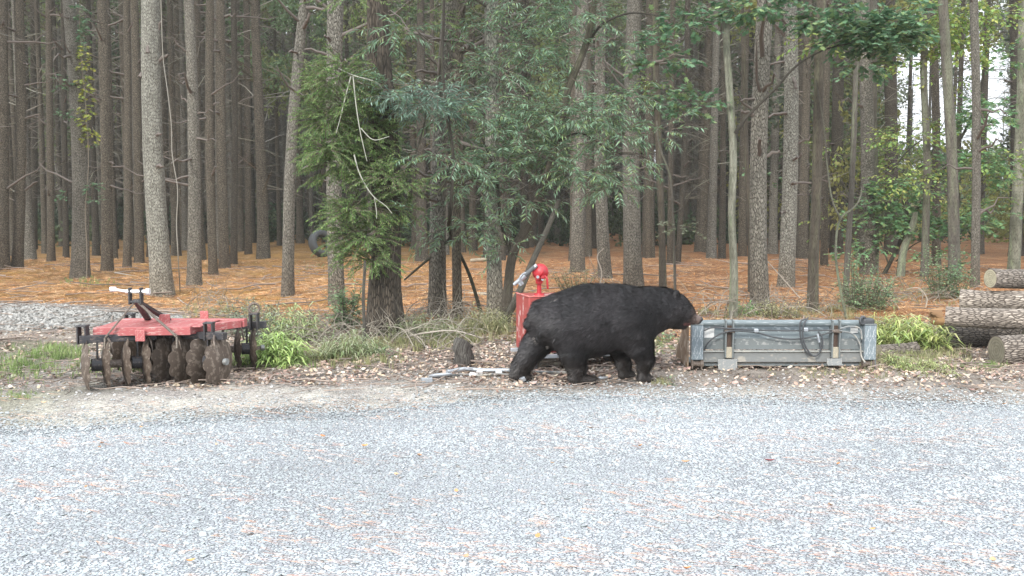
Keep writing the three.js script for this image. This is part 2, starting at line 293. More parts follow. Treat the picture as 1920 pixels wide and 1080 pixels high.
{
  const r = rngOf(31), straw = [[0.50, 0.235, 0.085], [0.42, 0.185, 0.065], [0.57, 0.325, 0.15], [0.30, 0.14, 0.055], [0.62, 0.41, 0.22]], L = [];
  while (L.length < 95000) { // forest floor
    const d = 11.5 + 20 * r() ** 1.3, hw = 2 + d * 0.58, x = rr(-hw, hw, r); if (d < strawEdge(x) - 1 + (fbm(x, d, 2) - 0.5) * 3) continue; if (heap(x, -d) > 0.01 && r() > 0.06) continue;
    L.push({ p: V(x, hgt(x, -d) + heap(x, -d) + rr(0.004, 0.035, r), -d), e: [rr(-0.3, 0.3, r), r() * 6.28, rr(-0.35, 0.25, r)], s: V(rr(0.14, 0.26, r), 0.2, rr(0.2, 0.42, r)), c: vary(straw[Math.floor(r() * 5)], 0.35, r) });
  }
  scatter('pine_straw', 'orange fallen pine needles carpeting the forest floor', [fascicle], mDry, L);
  const L2 = [];
  while (L2.length < 3000) { // on the gravel, in drifts
    const d = rr(3.4, 8.6, r), hw = 1 + d * 0.6, x = rr(-hw, hw, r), n = fbm(x * 1.1 + 7, d * 2.6, 3) + 0.05 * (x / 3) + (6 - d) * 0.045; if (n < 0.40 + 0.34 * r()) continue;
    const drift = rr(-0.5, 0.5, r);
    L2.push({ p: V(x, 0.028 + rr(0, 0.012, r), -d), e: [rr(-0.1, 0.1, r), drift, rr(-0.12, 0.12, r)], s: V(rr(0.07, 0.16, r), 0.15, rr(0.07, 0.13, r)), c: vary([[0.60, 0.33, 0.21], [0.66, 0.42, 0.30], [0.52, 0.26, 0.16]][Math.floor(r() * 3)], 0.3, r) });
  }
  scatter('fallen_needles', 'orange pine needles in drifts on the grey gravel', [fascicle], mDry, L2);
  const tones = [[0.42, 0.33, 0.26], [0.31, 0.225, 0.17], [0.48, 0.41, 0.34], [0.22, 0.155, 0.12], [0.36, 0.24, 0.20], [0.44, 0.35, 0.25], [0.35, 0.31, 0.275]], L3 = [];
  while (L3.length < 27000) { // leaf litter in the verge
    const x = rr(-8, 8.5, r), d = rr(8.3, 15, r), n = fbm(x * 0.9 + 61, d * 1.1, 3);
    if (Math.abs(x) > 1.6 + d * 0.56) continue;
    let w = sstep(8.3, 9.3, d + (n - 0.5) * 1.4) * sstep(15, 12.5, d + (n - 0.5) * 3) * (0.35 + n); if (x < -3.6) w *= 0.25; if (x > 1.4 && x < 4 && d < 9.6) w *= 0.22 + 0.5 * sstep(2.2, 4.2, x); if (r() > w) continue;
    const s = rr(0.022, 0.064, r);
    L3.push({ p: V(x, hgt(x, -d) + s * 0.1 + rr(0, 0.02, r), -d), e: [rr(-0.7, 0.7, r), r() * 6.28, rr(-0.6, 0.6, r) + (r() < 0.3 ? 3.1 : 0)], s, c: vary(tones[Math.floor(r() * 7)], 0.3, r) });
  }
  scatter('leaf_litter', 'brown curled dead leaves in the strip between gravel and forest', dryLeaves, mDry, L3);
  const L4 = [];
  for (let k = 0; k < 4200; k++) { const far = k > 3300, x = far ? rr(-14, 14, r) : rr(-8.5, 8.5, r), d = far ? rr(13, 30, r) : rr(8.4, 15, r); if (x > 1.2 && x < 4 && d < 9.7) continue; const s = rr(0.12, 0.55, r) * (r() < 0.15 ? 1.7 : 1) * (far ? 1.7 : 1), q = rr(0.6, 1.3, r); L4.push({ p: V(x, hgt(x, -d) + rr(0.008, 0.04, r) + heap(x, -d), -d), e: [rr(-0.1, 0.1, r), r() * 6.28, rr(-0.12, 0.12, r)], s, c: [0.25 * q, 0.2 * q, 0.165 * q] }); }
  scatter('twigs', 'small dead twigs strewn over the litter and straw', [stick], std({ color: lin(1, 1, 1), roughness: 0.95 }), L4);
  const L5 = [];
  for (let k = 0; k < 34; k++) { const d = rr(3.6, 8, r), x = rr(-d * 0.55, d * 0.55, r), s = rr(0.025, 0.055, r); L5.push({ p: V(x, 0.034, -d), e: [rr(-0.3, 0.3, r), r() * 6.28, rr(-0.2, 0.2, r)], s, c: vary([[0.5, 0.24, 0.1], [0.33, 0.2, 0.12], [0.5, 0.32, 0.18]][k % 3], 0.3, r) }); }
  scatter('fallen_leaves', 'scattered yellow and brown fallen leaves on the gravel', dryLeaves.slice(0, 2), mDry, L5);
}
// ---------------------------------------------------------------- trees
const up = V(0, 1, 0);
const rdir = (r, y0 = -1, y1 = 1) => { const y = rr(y0, y1, r), a = r() * 6.283, k = Math.sqrt(Math.max(0, 1 - y * y)); return V(k * Math.cos(a), y, k * Math.sin(a)); };
// a leafy twig: a bent stem with alternating leaves
function twig(lf, wd, p, dir, len, n, L, Wd, cols, r, o = {}) {
  const pts = [p.clone()], d = dir.clone().normalize(), S = 4, q = p.clone();
  for (let i = 0; i < S; i++) { q.addScaledVector(d, len / S); pts.push(q.clone()); d.y -= (o.droop ?? 0.12); d.x += rr(-0.1, 0.1, r); d.z += rr(-0.1, 0.1, r); d.normalize(); }
  if (wd) wd.tube(pts, [o.stem || 0.005, 0.002], 3, { col: o.wood || [0.13, 0.105, 0.08], cap: false });
  for (let k = 0; k < n; k++) {
    const t = 0.12 + 0.88 * (k + r() * 0.6) / n, i = Math.min(S - 1, Math.floor(t * S)), f = t * S - i, b = pts[i].clone().lerp(pts[i + 1], Math.min(1, f)), a = pts[i + 1].clone().sub(pts[i]).normalize();
    const s = a.clone().cross(up); if (s.lengthSq() < 0.01) s.set(1, 0, 0); s.normalize().applyAxisAngle(a, rr(-0.7, 0.7, r));
    const ld = a.multiplyScalar(rr(0.35, 1.0, r)).addScaledVector(s, (k % 2 ? 1 : -1) * (o.spread ?? 0.8)); ld.y += rr(-0.45, 0.15, r) - (o.hang ?? 0.1); ld.normalize();
    lf.leaf(b, ld, V(rr(-0.6, 0.6, r), 1, rr(-0.6, 0.6, r)).normalize(), L * rr(0.65, 1.2, r), Wd * rr(0.8, 1.2, r), vary(cols[Math.floor(r() * cols.length)], 0.3, r), o.kind || 0);
  }
  return pts;
}
// a cluster of twigs round a centre: irregular, with gaps
function cluster(lf, wd, c, rad, n, o, r) {
  n = Math.round(n * (o.m || 1));
  for (let k = 0; k < n; k++) {
    const d = rdir(r, -0.5, 0.7), p = c.clone().add(V(d.x * rad[0], d.y * rad[1], d.z * rad[2]).multiplyScalar(0.75 * Math.cbrt(r())));
    twig(lf, wd, p, d.add(V(0, -0.1, 0)), (o.len || 0.3) * rr(0.6, 1.3, r), o.n || 12, o.L, o.W, o.cols, r, o);
  }
}
const narrow = { L: 0.11, W: 0.017, n: 15, len: 0.38, droop: 0.1, m: 1.45, cols: [[0.20, 0.325, 0.20], [0.24, 0.37, 0.25], [0.15, 0.25, 0.145], [0.25, 0.345, 0.155], [0.29, 0.41, 0.29]] };
const broad = { L: 0.105, W: 0.08, n: 9, len: 0.3, kind: 1, droop: 0.06, m: 2, cols: [[0.12, 0.235, 0.125], [0.15, 0.28, 0.15], [0.09, 0.185, 0.10], [0.21, 0.30, 0.125]] };
const maple = { L: 0.11, W: 0.09, n: 9, len: 0.36, kind: 1, droop: 0.04, m: 1.25, cols: [[0.19, 0.37, 0.17], [0.23, 0.42, 0.20], [0.15, 0.30, 0.15], [0.30, 0.42, 0.17]] };
const yellowish = { L: 0.1, W: 0.055, n: 9, len: 0.4, m: 1.6, cols: [[0.21, 0.32, 0.095], [0.27, 0.37, 0.10], [0.16, 0.26, 0.09], [0.32, 0.34, 0.10]] };
const feather = { L: 0.05, W: 0.009, n: 38, len: 0.3, spread: 0.6, droop: 0.1, hang: -0.05, m: 1.25, cols: [[0.20, 0.33, 0.105], [0.155, 0.265, 0.095], [0.26, 0.39, 0.12], [0.11, 0.19, 0.075], [0.24, 0.28, 0.115]] };

// pine crown geometries, built round an upright axis; y from 10.5 to about 20
function crownGeo(seed, lo = 11, hi = 20) {
  const r = rngOf(seed), lf = new MB(), wd = new MB(), cols = [[0.11, 0.15, 0.065], [0.085, 0.125, 0.06], [0.145, 0.18, 0.075], [0.18, 0.17, 0.08]];
  for (let k = 0; k < 20; k++) {
    const t = k / 20, y = lerp(lo, hi, t), a = k * 2.4 + r(), L = lerp(2.1, 0.5, t) * rr(0.7, 1.2, r), d = V(Math.cos(a), 0.25, Math.sin(a)), p0 = V(0, y, 0), p1 = p0.clone().addScaledVector(d, L);
    lf.tube([p0, p0.clone().addScaledVector(d, L * 0.5).add(V(0, 0.1, 0)), p1], [0.035, 0.01], 3, { col: [0.11, 0.09, 0.07], cap: false });
    for (let q = 0; q < 5; q++) {
      const c = p0.clone().lerp(p1, rr(0.4, 1.05, r)).add(V(rr(-0.35, 0.35, r), rr(-0.15, 0.3, r), rr(-0.35, 0.35, r))), col = cols[Math.floor(r() * 4)];
      for (let w = 0; w < 11; w++) { const e = rdir(r, -0.5, 0.9); lf.leaf(c, e, rdir(r), rr(0.16, 0.28, r), 0.028, vary(col, 0.3, r), 2); }
    }
  }
  return lf.geo();
}
const crowns = [11, 12, 13, 14, 15].map((s) => crownGeo(s));
const stubGeos = [1, 2, 3, 4, 5, 6].map((s) => { // dead branch stubs along +x
  const r = rngOf(s * 91), mb = new MB(), L = [0.14, 0.3, 0.6, 0.22, 0.9, 0.45][s - 1], pts = [V(-0.05, 0, 0)];
  for (let i = 1; i <= 4; i++) pts.push(V(L * i / 4, (r() - 0.62) * 0.1 * i * L, (r() - 0.5) * 0.08 * L));
  mb.tube(pts, [0.024, L > 0.4 ? 0.006 : 0.013], 6, { col: [0.13, 0.11, 0.095] });
  if (L > 0.5) mb.tube([pts[2], pts[2].clone().add(V(0.15, 0.11, 0.08)), pts[2].clone().add(V(0.3, 0.16, 0.2))], [0.009, 0.004], 4, { col: [0.15, 0.13, 0.11] });
  return mb.geo();
});
function trunkWob(seed, flare, amp = 0.05) { return (t, a, l) => (1 + amp * (fbm(Math.cos(a) * 1.6 + seed, Math.sin(a) * 1.6 + l * 1.5, 3) - 0.5) * 2) * (1 + flare * Math.exp(-l * 2.8) * (0.75 + 0.5 * noise(Math.cos(a) * 1.8 + seed, Math.sin(a) * 1.8))); }
const tones = { pale: [1.35, 1.41, 1.36], grey: [0.92, 0.92, 0.87], brown: [0.66, 0.61, 0.525], dark: [0.47, 0.44, 0.385], lichen: [1.35, 1.5, 1.28] };
// a pine measured in the photograph: base pixel, width in pixels, where it leaves the frame at the top, how wide there
function pine(bx, by, w, tx, tw, tone, label, o = {}) {
  const r = rngOf(Math.round(bx * 13 + by * 7)), b = gp(bx, by), d = -b.z, t = at(tx, -20, d), rad = w / 2 * mpp(d) * 0.96, rt = tw / 2 * mpp(d) * 0.96;
  const g = thing(o.name || 'pine_tree', label, o.cat || 'pine tree', V(b.x, b.y, b.z), 0, o.group || 'pines of the plantation');
  const H = rr(18, 21, r), ht = t.y - b.y, pts = [], lean = t.x - b.x, sag = (o.bow ?? rr(-0.04, 0.04, r));
  const ax = (y) => { const f = y / ht; return V(f < 1 ? lean * f + sag * Math.sin(f * Math.PI) * 2 : lean + (lean * 0.35 * (1 - Math.exp(-(f - 1)))), y, (noise(y * 0.3, bx) - 0.5) * 0.06 * f); };
  for (let y = -0.12; y < ht + 0.6; y += d < 24 ? 0.14 : 0.28) pts.push(ax(y));
  for (let k = 1; k <= 6; k++) pts.push(ax(lerp(ht + 0.6, H, k / 6)));
  const mb = new MB(), n = pts.length, tn = tones[tone];
  const rf = (q) => { const y = pts[Math.round(q * (n - 1))].y; return y < ht ? lerp(rad, rt, clamp(y / ht)) : lerp(rt, 0.03, clamp((y - ht) / (H - ht))); };
  const base = [tn[0] * 0.86, tn[1] * 0.78, tn[2] * 0.72];
  mb.tube(pts, rf, d < 24 ? 30 : 18, { wob: trunkWob(bx, o.flare ?? 0.32, 0.06), circ: 0.8 * Math.max(1, Math.round(2 * Math.PI * rad / 0.8)) / (2 * Math.PI), col: (q, a, l) => { const k = 0.8 + 0.4 * fbm(Math.cos(a) * 1.2 + bx, l * 0.7 + Math.sin(a), 3); return mixc(base, tn, sstep(0.1, 1.4, l)).map((x) => x * k); } });
  mb.build('trunk', o.mat || mBark, g);
  const cm = mesh('crown', crowns[Math.floor(r() * 5)], mNeedle, g); cm.position.copy(ax(14)).setY(o.lift ?? -1); cm.rotation.y = r() * 6.28; cm.position.z = 0;
  if (o.stubs !== 0) for (let k = 0; k < (o.stubs ?? (d < 24 ? 10 : 6)); k++) {
    const y = rr(1.6, ht, r) ** 1, a = rr(-0.3, 3.5, r), s = mesh('branch_stub', stubGeos[Math.floor(r() * 6)], mTwig, g), c = ax(y), k2 = lerp(rad, rt, y / ht) * 0.9;
    s.position.set(c.x + Math.cos(a) * k2, y, c.z + Math.sin(a) * k2); s.rotation.set(0, -a, 0); s.rotateZ(rr(-0.3, 0.75, r)); s.scale.setScalar(rr(0.9, 1.7, r));
  }
  for (const [px, py, gi, tilt, side] of o.knots || []) { // measured stubs
    const P = at(px, py, d), y = P.y - b.y, c = ax(y), k2 = lerp(rad, rt, clamp(y / ht)), a = Math.acos(clamp((P.x - b.x - c.x) / k2, -0.98, 0.98)), s = mesh('branch_stub', stubGeos[gi], mTwig, g);
    s.position.set(c.x + Math.cos(a) * k2 * 0.92, y, c.z + Math.sin(a) * k2 * 0.92); s.rotation.set(0, -a * 0.8, 0); s.rotateZ(tilt); s.scale.setScalar(side || 1.4);
  }
  g.userData.axis = undefined; delete g.userData.axis; handSpots.push([b.x, b.z]);
  return { g, ax, b, d, rad };
}
const handSpots = [];
const P = [
  [4, 506, 26, 2, 22, 'brown', 'dark pine cut by the left edge of the photo'],
  [33, 504, 20, 35, 17, 'brown', 'brown pine just right of the pine cut by the left edge'],
  [63.5, 467, 13, 62, 11, 'dark', 'thin dark pine third from the left edge'],
  [96, 489, 14, 92, 12, 'brown', 'thin brown pine fourth from the left edge'],
  [124, 484, 11, 118, 9, 'dark', 'thin pine close to the left of the vine-clad pine'],
  [201, 508, 22, 190, 18, 'brown', 'brown pine just right of the vine-clad pine'],
  [238, 502, 15, 236, 13, 'brown', 'thin brown pine left of the pine with flared roots'],
  [261, 495, 18, 250, 15, 'brown', 'brown pine with flared roots left of the big pale pine'],
  [281, 484, 12, 282, 11, 'dark', 'thin dark pine half hidden behind left side of big pale pine'],
  [343, 467, 14, 330, 12, 'brown', 'brown pine between the big pale pine and the grey speckled pine'],
  [364, 537, 26, 353, 18, 'grey', 'grey speckled pine right of the big pale pine'],
  [400, 515, 17, 394, 15, 'brown', 'brown pine first right of the grey speckled pine'],
  [421, 503, 20, 414, 17, 'brown', 'brown pine second right of the grey speckled pine'],
  [438, 495, 13, 437, 11, 'dark', 'dark pine tucked behind the brown pair in the left rows'],
  [466, 478, 13, 462, 12, 'brown', 'thin pine in the row left of the leaning slim pine'],
  [490, 463, 11, 483, 10, 'brown', 'thin pine two rows left of the leaning slim pine'],
  [511, 450, 15, 508, 13, 'dark', 'dark pine just left of the leaning slim pine'],
  [570, 434, 10, 566, 9, 'dark', 'far thin pine left of the old tyre'],
  [793, 452, 20, 800, 18, 'brown', 'brown pine right behind the red cedar'],
  [1083, 511, 27, 1093, 22, 'grey', 'grey brown pine above the red fuel pump to its right'],
  [1205, 455, 8, 1206, 7, 'dark', 'thin far pine right behind the pine over the bear'],
  [1216, 488, 13, 1222, 12, 'brown', 'thin brown pine right of the pine over the bear'],
  [1256, 490, 11, 1262, 10, 'brown', 'thin pine above the bear head left of its dark twin'],
  [1271, 490, 11, 1290, 10, 'dark', 'thin dark pine above the bear head right of its brown twin'],
  [1319, 447, 20, 1326, 17, 'brown', 'brown pine standing alone on orange straw left of the bucket sapling'],
  [1392, 481, 16, 1400, 14, 'brown', 'brown pine just right behind the lichen covered sapling'],
  [1509, 469, 17, 1514, 15, 'brown', 'brown pine right of the pink grey pine over the bucket'],
  [1545, 500, 14, 1553, 12, 'brown', 'thin brown pine right of the dark mossy trunk'],
  [1568, 475, 24, 1574, 20, 'dark', 'stout dark pine behind the right end of the bucket'],
  [1626, 522, 27, 1618, 23, 'grey', 'grey pine behind the leaf clusters right of the bucket'],
  [1672, 476, 26, 1666, 22, 'dark', 'dark pine left of the bright sky gaps'],
  [1755, 499, 16, 1748, 14, 'brown', 'brown pine under the right leaf clusters'],
  [1828, 540, 16, 1826, 15, 'grey', 'grey pine with pale patches left of the log pile'],
  [1905, 480, 24, 1904, 22, 'dark', 'dark pine behind the pale birch at the right edge'],
];
for (const [bx, by, w, tx, tw, tone, label] of P) pine(bx, by, w, tx, tw, tone, label);
pine(150, 522, 33, 128, 23, 'grey', 'grey pine wrapped in yellow green vine at left', { bow: 0.06 });
const bigPine = pine(305, 556, 41, 283, 34, 'pale', 'big pale grey pine behind the disc harrow', { flare: 0.3, stubs: 0, knots: [[300, 55, 0, 1.2], [283, 95, 3, 1.9, 1.6], [305, 115, 0, 0.6, 1.6], [268, 140, 3, 2.2, 1.6], [298, 255, 0, 0.2], [300, 312, 0, 0, 1.6]] });
pine(540, 555, 23, 574, 19, 'grey', 'slim pine leaning right between the harrow and the cedar', { bow: -0.05, stubs: 5 });
pine(632, 572, 29, 630, 31, 'grey', 'grey pine half hidden behind the cedar foliage right of the tyre');
pine(820, 593, 33, 845, 27, 'grey', 'rough grey pine close to the right of the red cedar', { bow: -0.03 });
pine(858, 599, 18, 866, 17, 'brown', 'slim brown trunk paired with the rough grey pine right of cedar');
pine(929, 602, 30, 921, 25, 'pale', 'silvery grey trunk behind the red tank left side');
pine(1134, 522, 25, 1128, 19, 'grey', 'grey pine with leaning base above the bear back', { bow: -0.04 });
pine(1188, 540, 36, 1191, 27, 'grey', 'large plated pine rising straight behind the bear', { flare: 0.32 });
pine(1425, 581, 34, 1436, 30, 'grey', 'thick grey pine right behind the bucket middle');
pine(1473, 540, 31, 1481, 26, 'pale', 'pinkish pale pine with broken knots over the bucket', { flare: 0.28, knots: [[1490, 30, 3, 0.6], [1484, 150, 0, -1, 1.8], [1483, 300, 3, 0.3], [1480, 345, 0, 0.1, 1.6]] });

// slim hardwoods: curved stems through measured pixels, each with what leaves the photo shows on it
function hardwood(name, label, stems, o = {}) {
  const b = at(...stems[0].p[0]), y0 = hgt(b.x, b.z), g = thing(name, label, o.cat || 'tree', V(b.x, y0, b.z), 0, o.group), r = rngOf(Math.round(stems[0].p[0][0] * 31));
  const loc = (a) => at(...a).sub(V(b.x, y0, b.z));
  stems.forEach((s, k) => {
    const ctl = s.p.map(loc); if (!k) ctl[0].y = -0.08;
    if (s.up) { const e = ctl[ctl.length - 1], f = ctl[ctl.length - 2], dd = e.clone().sub(f).normalize(); for (let q = 1; q <= 3; q++) { dd.y += 0.3; dd.normalize(); ctl.push(e.clone().addScaledVector(dd, s.up * q / 3)); } }
    const mb = new MB(); mb.tube(curve(ctl, ctl.length * 9), s.r, s.r[0] > 0.03 ? 14 : 7, { wob: trunkWob(k + b.x, k ? 0 : 0.2, 0.1), circ: 0.3, col: (q, a, l) => { let c = tones[s.tone || 'grey'], f = 0.7 + 0.6 * fbm(Math.cos(a) * 2 + k, l * 2.5, 3); const li = sstep(0.52, 0.66, fbm(Math.cos(a) * 1.7 + b.x * 3, l * 1.7 + Math.sin(a) * 1.7, 4)); c = mixc(c, [c[0] * 1.5, c[1] * 1.75, c[2] * 1.45], li * 0.8); return s.patch && fbm(l * 3 + 4, a, 2) > 0.55 ? [2.1 * f, 2.3 * f, 2.05 * f] : c.map((x) => x * f); } });
    mb.build(k ? 'limb' : 'trunk', mFine, g);
  });
  const lf = new MB(), wd = new MB();
  for (const [px, py, d, rx, ry, n, kind] of o.leaves || []) cluster(lf, wd, loc([px, py, d]), [rx * mpp(d), ry * mpp(d), 0.45], n, kind || narrow, r);
  if (o.topLeaves) for (let k = 0; k < 5; k++) { const s = stems[0], e = loc(s.p[s.p.length - 1]); cluster(lf, wd, e.add(V(rr(-0.8, 0.8, r), (s.up || 2) * rr(0.6, 1.1, r), rr(-0.8, 0.8, r))), [0.9, 0.6, 0.9], 26, o.topLeaves, r); }
  if (lf.i.length) { lf.build('crown', mLeaf, g); wd.build('twigs', mTwig, g); tag(g.children[g.children.length - 1], null, null, null, 'stuff'); }
  handSpots.push([b.x, b.z]);
  return g;
}
const D = (px, py) => -gp(px, py).z;
// red cedar
{
  const b = gp(722, 632), d = -b.z, g = thing('cedar_tree', 'dark stout red cedar with feathery green sprays left of the red tank', 'cedar tree', b), loc = (px, py, dd = d) => at(px, py, dd).sub(b), r = rngOf(5);
  const flute = (t, a, l) => (1 + 0.10 * Math.cos(a * 5 + l * 0.6) * (0.5 + Math.exp(-l)) + 0.05 * (noise(a * 2, l * 2) - 0.5)) * (1 + 0.22 * Math.exp(-l * 3));
  const mCed = std({ map: rep(barkC, 0.9, 3.2), bumpMap: rep(barkB, 0.9, 3.2), bumpScale: 0.025, roughness: 0.95, vertexColors: true });
  const cc = (q, a, l) => { const k = 0.28 + 0.7 * fbm(Math.cos(a) * 4, l * 2.2 + Math.sin(a) * 4, 4); return [0.72 * k, 0.62 * k, 0.53 * k]; };
  let mb = new MB(); const t1 = curve([V(0, -0.1, 0), loc(720, 540), loc(724, 440), loc(716, 330), loc(708, 180), loc(704, 0), loc(702, -160), loc(700, -520), loc(704, -900)], 60);
  mb.tube(t1, (t) => lerp(0.24, 0.045, Math.pow(t, 0.75)), 30, { wob: flute, circ: 0.24, col: cc }); mb.build('trunk', mCed, g);
  mb = new MB(); mb.tube(curve([loc(728, 420), loc(732, 300, d - 0.1), loc(722, 150, d - 0.15), loc(716, 20, d - 0.2), loc(712, -200, d - 0.2)], 40), [0.13, 0.05], 16, { wob: flute, circ: 0.24, col: cc }); mb.build('limb', mCed, g);
  const lf = new MB(), wd = new MB();
  const spots = [[630, 150, 44, 40, 26], [655, 200, 50, 40, 30], [618, 225, 36, 34, 26], [668, 262, 60, 40, 42], [614, 280, 30, 34, 24], [640, 310, 55, 40, 40], [696, 310, 44, 34, 22], [690, 235, 48, 30, 20], [730, 330, 40, 30, 12], [655, 395, 30, 26, 16], [690, 385, 44, 36, 30], [740, 390, 30, 24, 7], [648, 440, 20, 24, 10], [686, 445, 36, 28, 20], [668, 480, 24, 24, 10], [700, 490, 26, 18, 10], [772, 350, 28, 24, 6], [640, 120, 26, 20, 8]];
  for (const [px, py, rx, ry, n] of spots) { const dd = d - rr(0.15, 0.75, r); cluster(lf, wd, loc(px, py, dd), [rx * mpp(dd) * 1.15, ry * mpp(dd) * 1.15, 0.38], n * 3, feather, r); }
  for (let k = 0; k < 18; k++) { const c = t1[Math.floor(rr(36, 58, r))].clone().add(V(rr(-1, 1, r), 0, rr(-1, 1, r))); cluster(lf, wd, c, [0.6, 0.4, 0.6], 22, feather, r); }
  lf.build('crown', mLeaf, g); tag(wd.build('twigs', mTwig, g), null, null, null, 'stuff');
  const pale = [0.36, 0.36, 0.30], df = d - 0.85;
  for (const [pts, r0] of [[[[722, 175, d - 0.2], [700, 152, df], [662, 141, df], [634, 128, df]], 0.012], [[[658, 143, df], [648, 180, df], [637, 225, df], [630, 250, df]], 0.009], [[[662, 143, df], [668, 200, df], [676, 250, df], [688, 302, df]], 0.009], [[[664, 290, df], [672, 320, df], [690, 355, df], [704, 372, df], [722, 385, df], [735, 400, df]], 0.01], [[[702, 370, df], [706, 398, df], [706, 410, df]], 0.006], [[[676, 240, df], [700, 262, df], [730, 256, df]], 0.007]]) { mb = new MB(); mb.tube(curve(pts.map((q) => loc(...q)), 16), [r0, 0.004], 5, { col: pale }); mb.build('dead_branch', mTwig, g); }
  handSpots.push([b.x, b.z]);
}
// the leaning willow oak whose narrow leaves fill the middle
{
  const d = D(945, 612), e = d - 0.3;
  hardwood('willow_oak', 'dark willow oak leaning right over the red tank with narrow blue green leaves', [
    { p: [[945, 612, d], [953, 540, d], [964, 470, d], [1000, 405, d], [1022, 340, d], [1044, 265, d], [1065, 170, d], [1100, 80, d], [1112, 20, d]], r: [0.07, 0.03], tone: 'brown', up: 3 },
    { p: [[948, 600, d], [975, 545, e], [1003, 480, e], [1026, 430, e], [1048, 376, e]], r: [0.05, 0.03], tone: 'grey' },
    { p: [[960, 480, d], [940, 420, d], [930, 330, d], [900, 250, d + 0.2]], r: [0.03, 0.01], tone: 'dark' },
    { p: [[1100, 85, d], [1130, 45, e], [1180, 25, e], [1240, 30, e]], r: [0.02, 0.008], tone: 'dark' },
    { p: [[1044, 265, d], [1090, 250, e], [1150, 285, e], [1190, 290, e]], r: [0.015, 0.006], tone: 'dark' },
  ], { cat: 'oak tree', leaves: [[900, 215, e, 55, 30, 20], [1040, 215, e, 75, 45, 50], [985, 240, e, 60, 40, 36], [1010, 300, e, 70, 45, 44], [1110, 220, e, 60, 36, 34], [1090, 320, e, 60, 35, 34], [1150, 250, e, 50, 36, 22], [940, 310, e, 55, 40, 26], [1150, 350, e, 32, 28, 16], [985, 375, e, 60, 30, 16], [890, 350, e, 40, 40, 18], [905, 425, e, 50, 22, 14], [950, 470, e, 26, 26, 8], [940, 130, d, 60, 50, 26], [1010, 90, d, 70, 55, 32], [1080, 30, d, 80, 36, 32], [1000, 10, d, 80, 30, 26], [1160, 80, d, 40, 60, 14], [1180, 180, d, 34, 36, 12], [1060, -50, d, 120, 40, 30], [1160, -60, d, 120, 50, 30], [905, 50, d, 34, 50, 12], [1055, 140, d, 46, 36, 14], [1240, 110, d, 50, 40, 12, broad], [1310, 200, d + 0.8, 40, 30, 8, broad], [1300, 40, d + 0.5, 60, 30, 12, broad], [1180, 300, e, 40, 40, 12], [1230, 250, e, 40, 30, 8], [870, 130, d, 30, 50, 10]] });
}
// drooping spray of a young oak beside the cedar, with its bent stems
{
  const d = D(905, 590) - 0.2, c = 12.0;
  hardwood('young_oak', 'young oak with black crooked stem and pale drooping spray right of the cedar', [
    { p: [[908, 606, d], [880, 515, d], [848, 445, d], [846, 380, c], [850, 300, c], [842, 230, c], [830, 130, c], [832, 20, c]], r: [0.026, 0.012], tone: 'dark', up: 2 },
    { p: [[848, 443, d], [810, 480, d], [775, 510, d], [758, 525, d]], r: [0.022, 0.013], tone: 'dark' },
    { p: [[846, 300, c], [832, 345, c], [808, 372, c], [782, 366, c], [762, 340, c], [762, 330, c]], r: [0.014, 0.008], tone: 'dark' },
    { p: [[762, 330, c], [782, 280, c], [797, 225, c], [800, 200, c]], r: [0.011, 0.006], tone: 'dark' },
  ], { cat: 'oak tree', group: null, leaves: [[770, 185, c, 55, 26, 30, { ...narrow, cols: [[0.2, 0.3, 0.235], [0.16, 0.25, 0.19], [0.25, 0.35, 0.275]] }], [820, 195, c, 50, 30, 30, { ...narrow, cols: [[0.2, 0.3, 0.235], [0.16, 0.25, 0.19]] }], [735, 170, c, 34, 22, 12], [800, 290, c, 40, 24, 8], [850, 215, c, 34, 30, 14], [745, 60, c, 34, 30, 10], [860, 300, c, 30, 30, 12], [840, 440, d, 50, 18, 10], [790, 400, c, 30, 20, 5]], topLeaves: narrow });
}
// saplings and thin hardwoods along the verge
const sap = (label, pts, w0, w1, tone, o = {}) => { const d = D(...pts[0]); return hardwood(o.name || 'sapling', label, [{ p: pts.map(([x, y]) => [x, y, d]), r: [w0 / 2 * mpp(d), w1 / 2 * mpp(d)], tone, up: o.up ?? 3, patch: o.patch }, ...(o.limbs || []).map((l) => ({ p: l.p.map(([x, y]) => [x, y, d - 0.15]), r: [l.w / 2 * mpp(d), 0.008], tone: l.tone || 'dark' }))], { topLeaves: o.top, leaves: (o.leaves || []).map((l) => [l[0], l[1], d - 0.25, ...l.slice(2)]) }); };
sap('lichen covered pale sapling rising behind the bucket left third', [[1375, 598], [1376, 500], [1372, 400], [1375, 300], [1370, 200], [1362, 80], [1360, 0]], 15, 11, 'lichen', { patch: 1, top: broad, limbs: [{ p: [[1378, 250], [1400, 220], [1450, 170], [1500, 118], [1550, 92], [1600, 80]], w: 7 }], leaves: [[1600, 60, 70, 40, 46, broad], [1660, 70, 60, 50, 50, broad], [1550, 30, 50, 34, 18, broad], [1690, 40, 40, 40, 18, broad], [1620, 120, 40, 24, 12, broad], [1420, 15, 70, 26, 22, broad]] });
sap('dark mossy trunk standing behind the bucket right half', [[1523, 587], [1526, 480], [1530, 380], [1533, 250], [1536, 100], [1540, 0]], 20, 15, 'brown', { patch: 0, top: broad, leaves: [[1540, 75, 36, 40, 12, yellowish]] });
sap('thin grey trunk right of the dark mossy trunk', [[1585, 558], [1590, 470], [1597, 350], [1602, 220], [1606, 100], [1610, 0]], 11, 8, 'grey', { top: broad });
sap('thin grey stem before the grey pine right of the bucket', [[1642, 512], [1645, 400], [1641, 280], [1640, 150], [1636, 0]], 9, 7, 'grey', { top: broad });
sap('slim grey trunk at right with leaves about its foot', [[1790, 528], [1788, 400], [1784, 280], [1776, 140], [1768, 0]], 21, 15, 'grey', { top: broad, leaves: [[1790, 500, 16, 40, 10, { ...broad, L: 0.07 }]] });
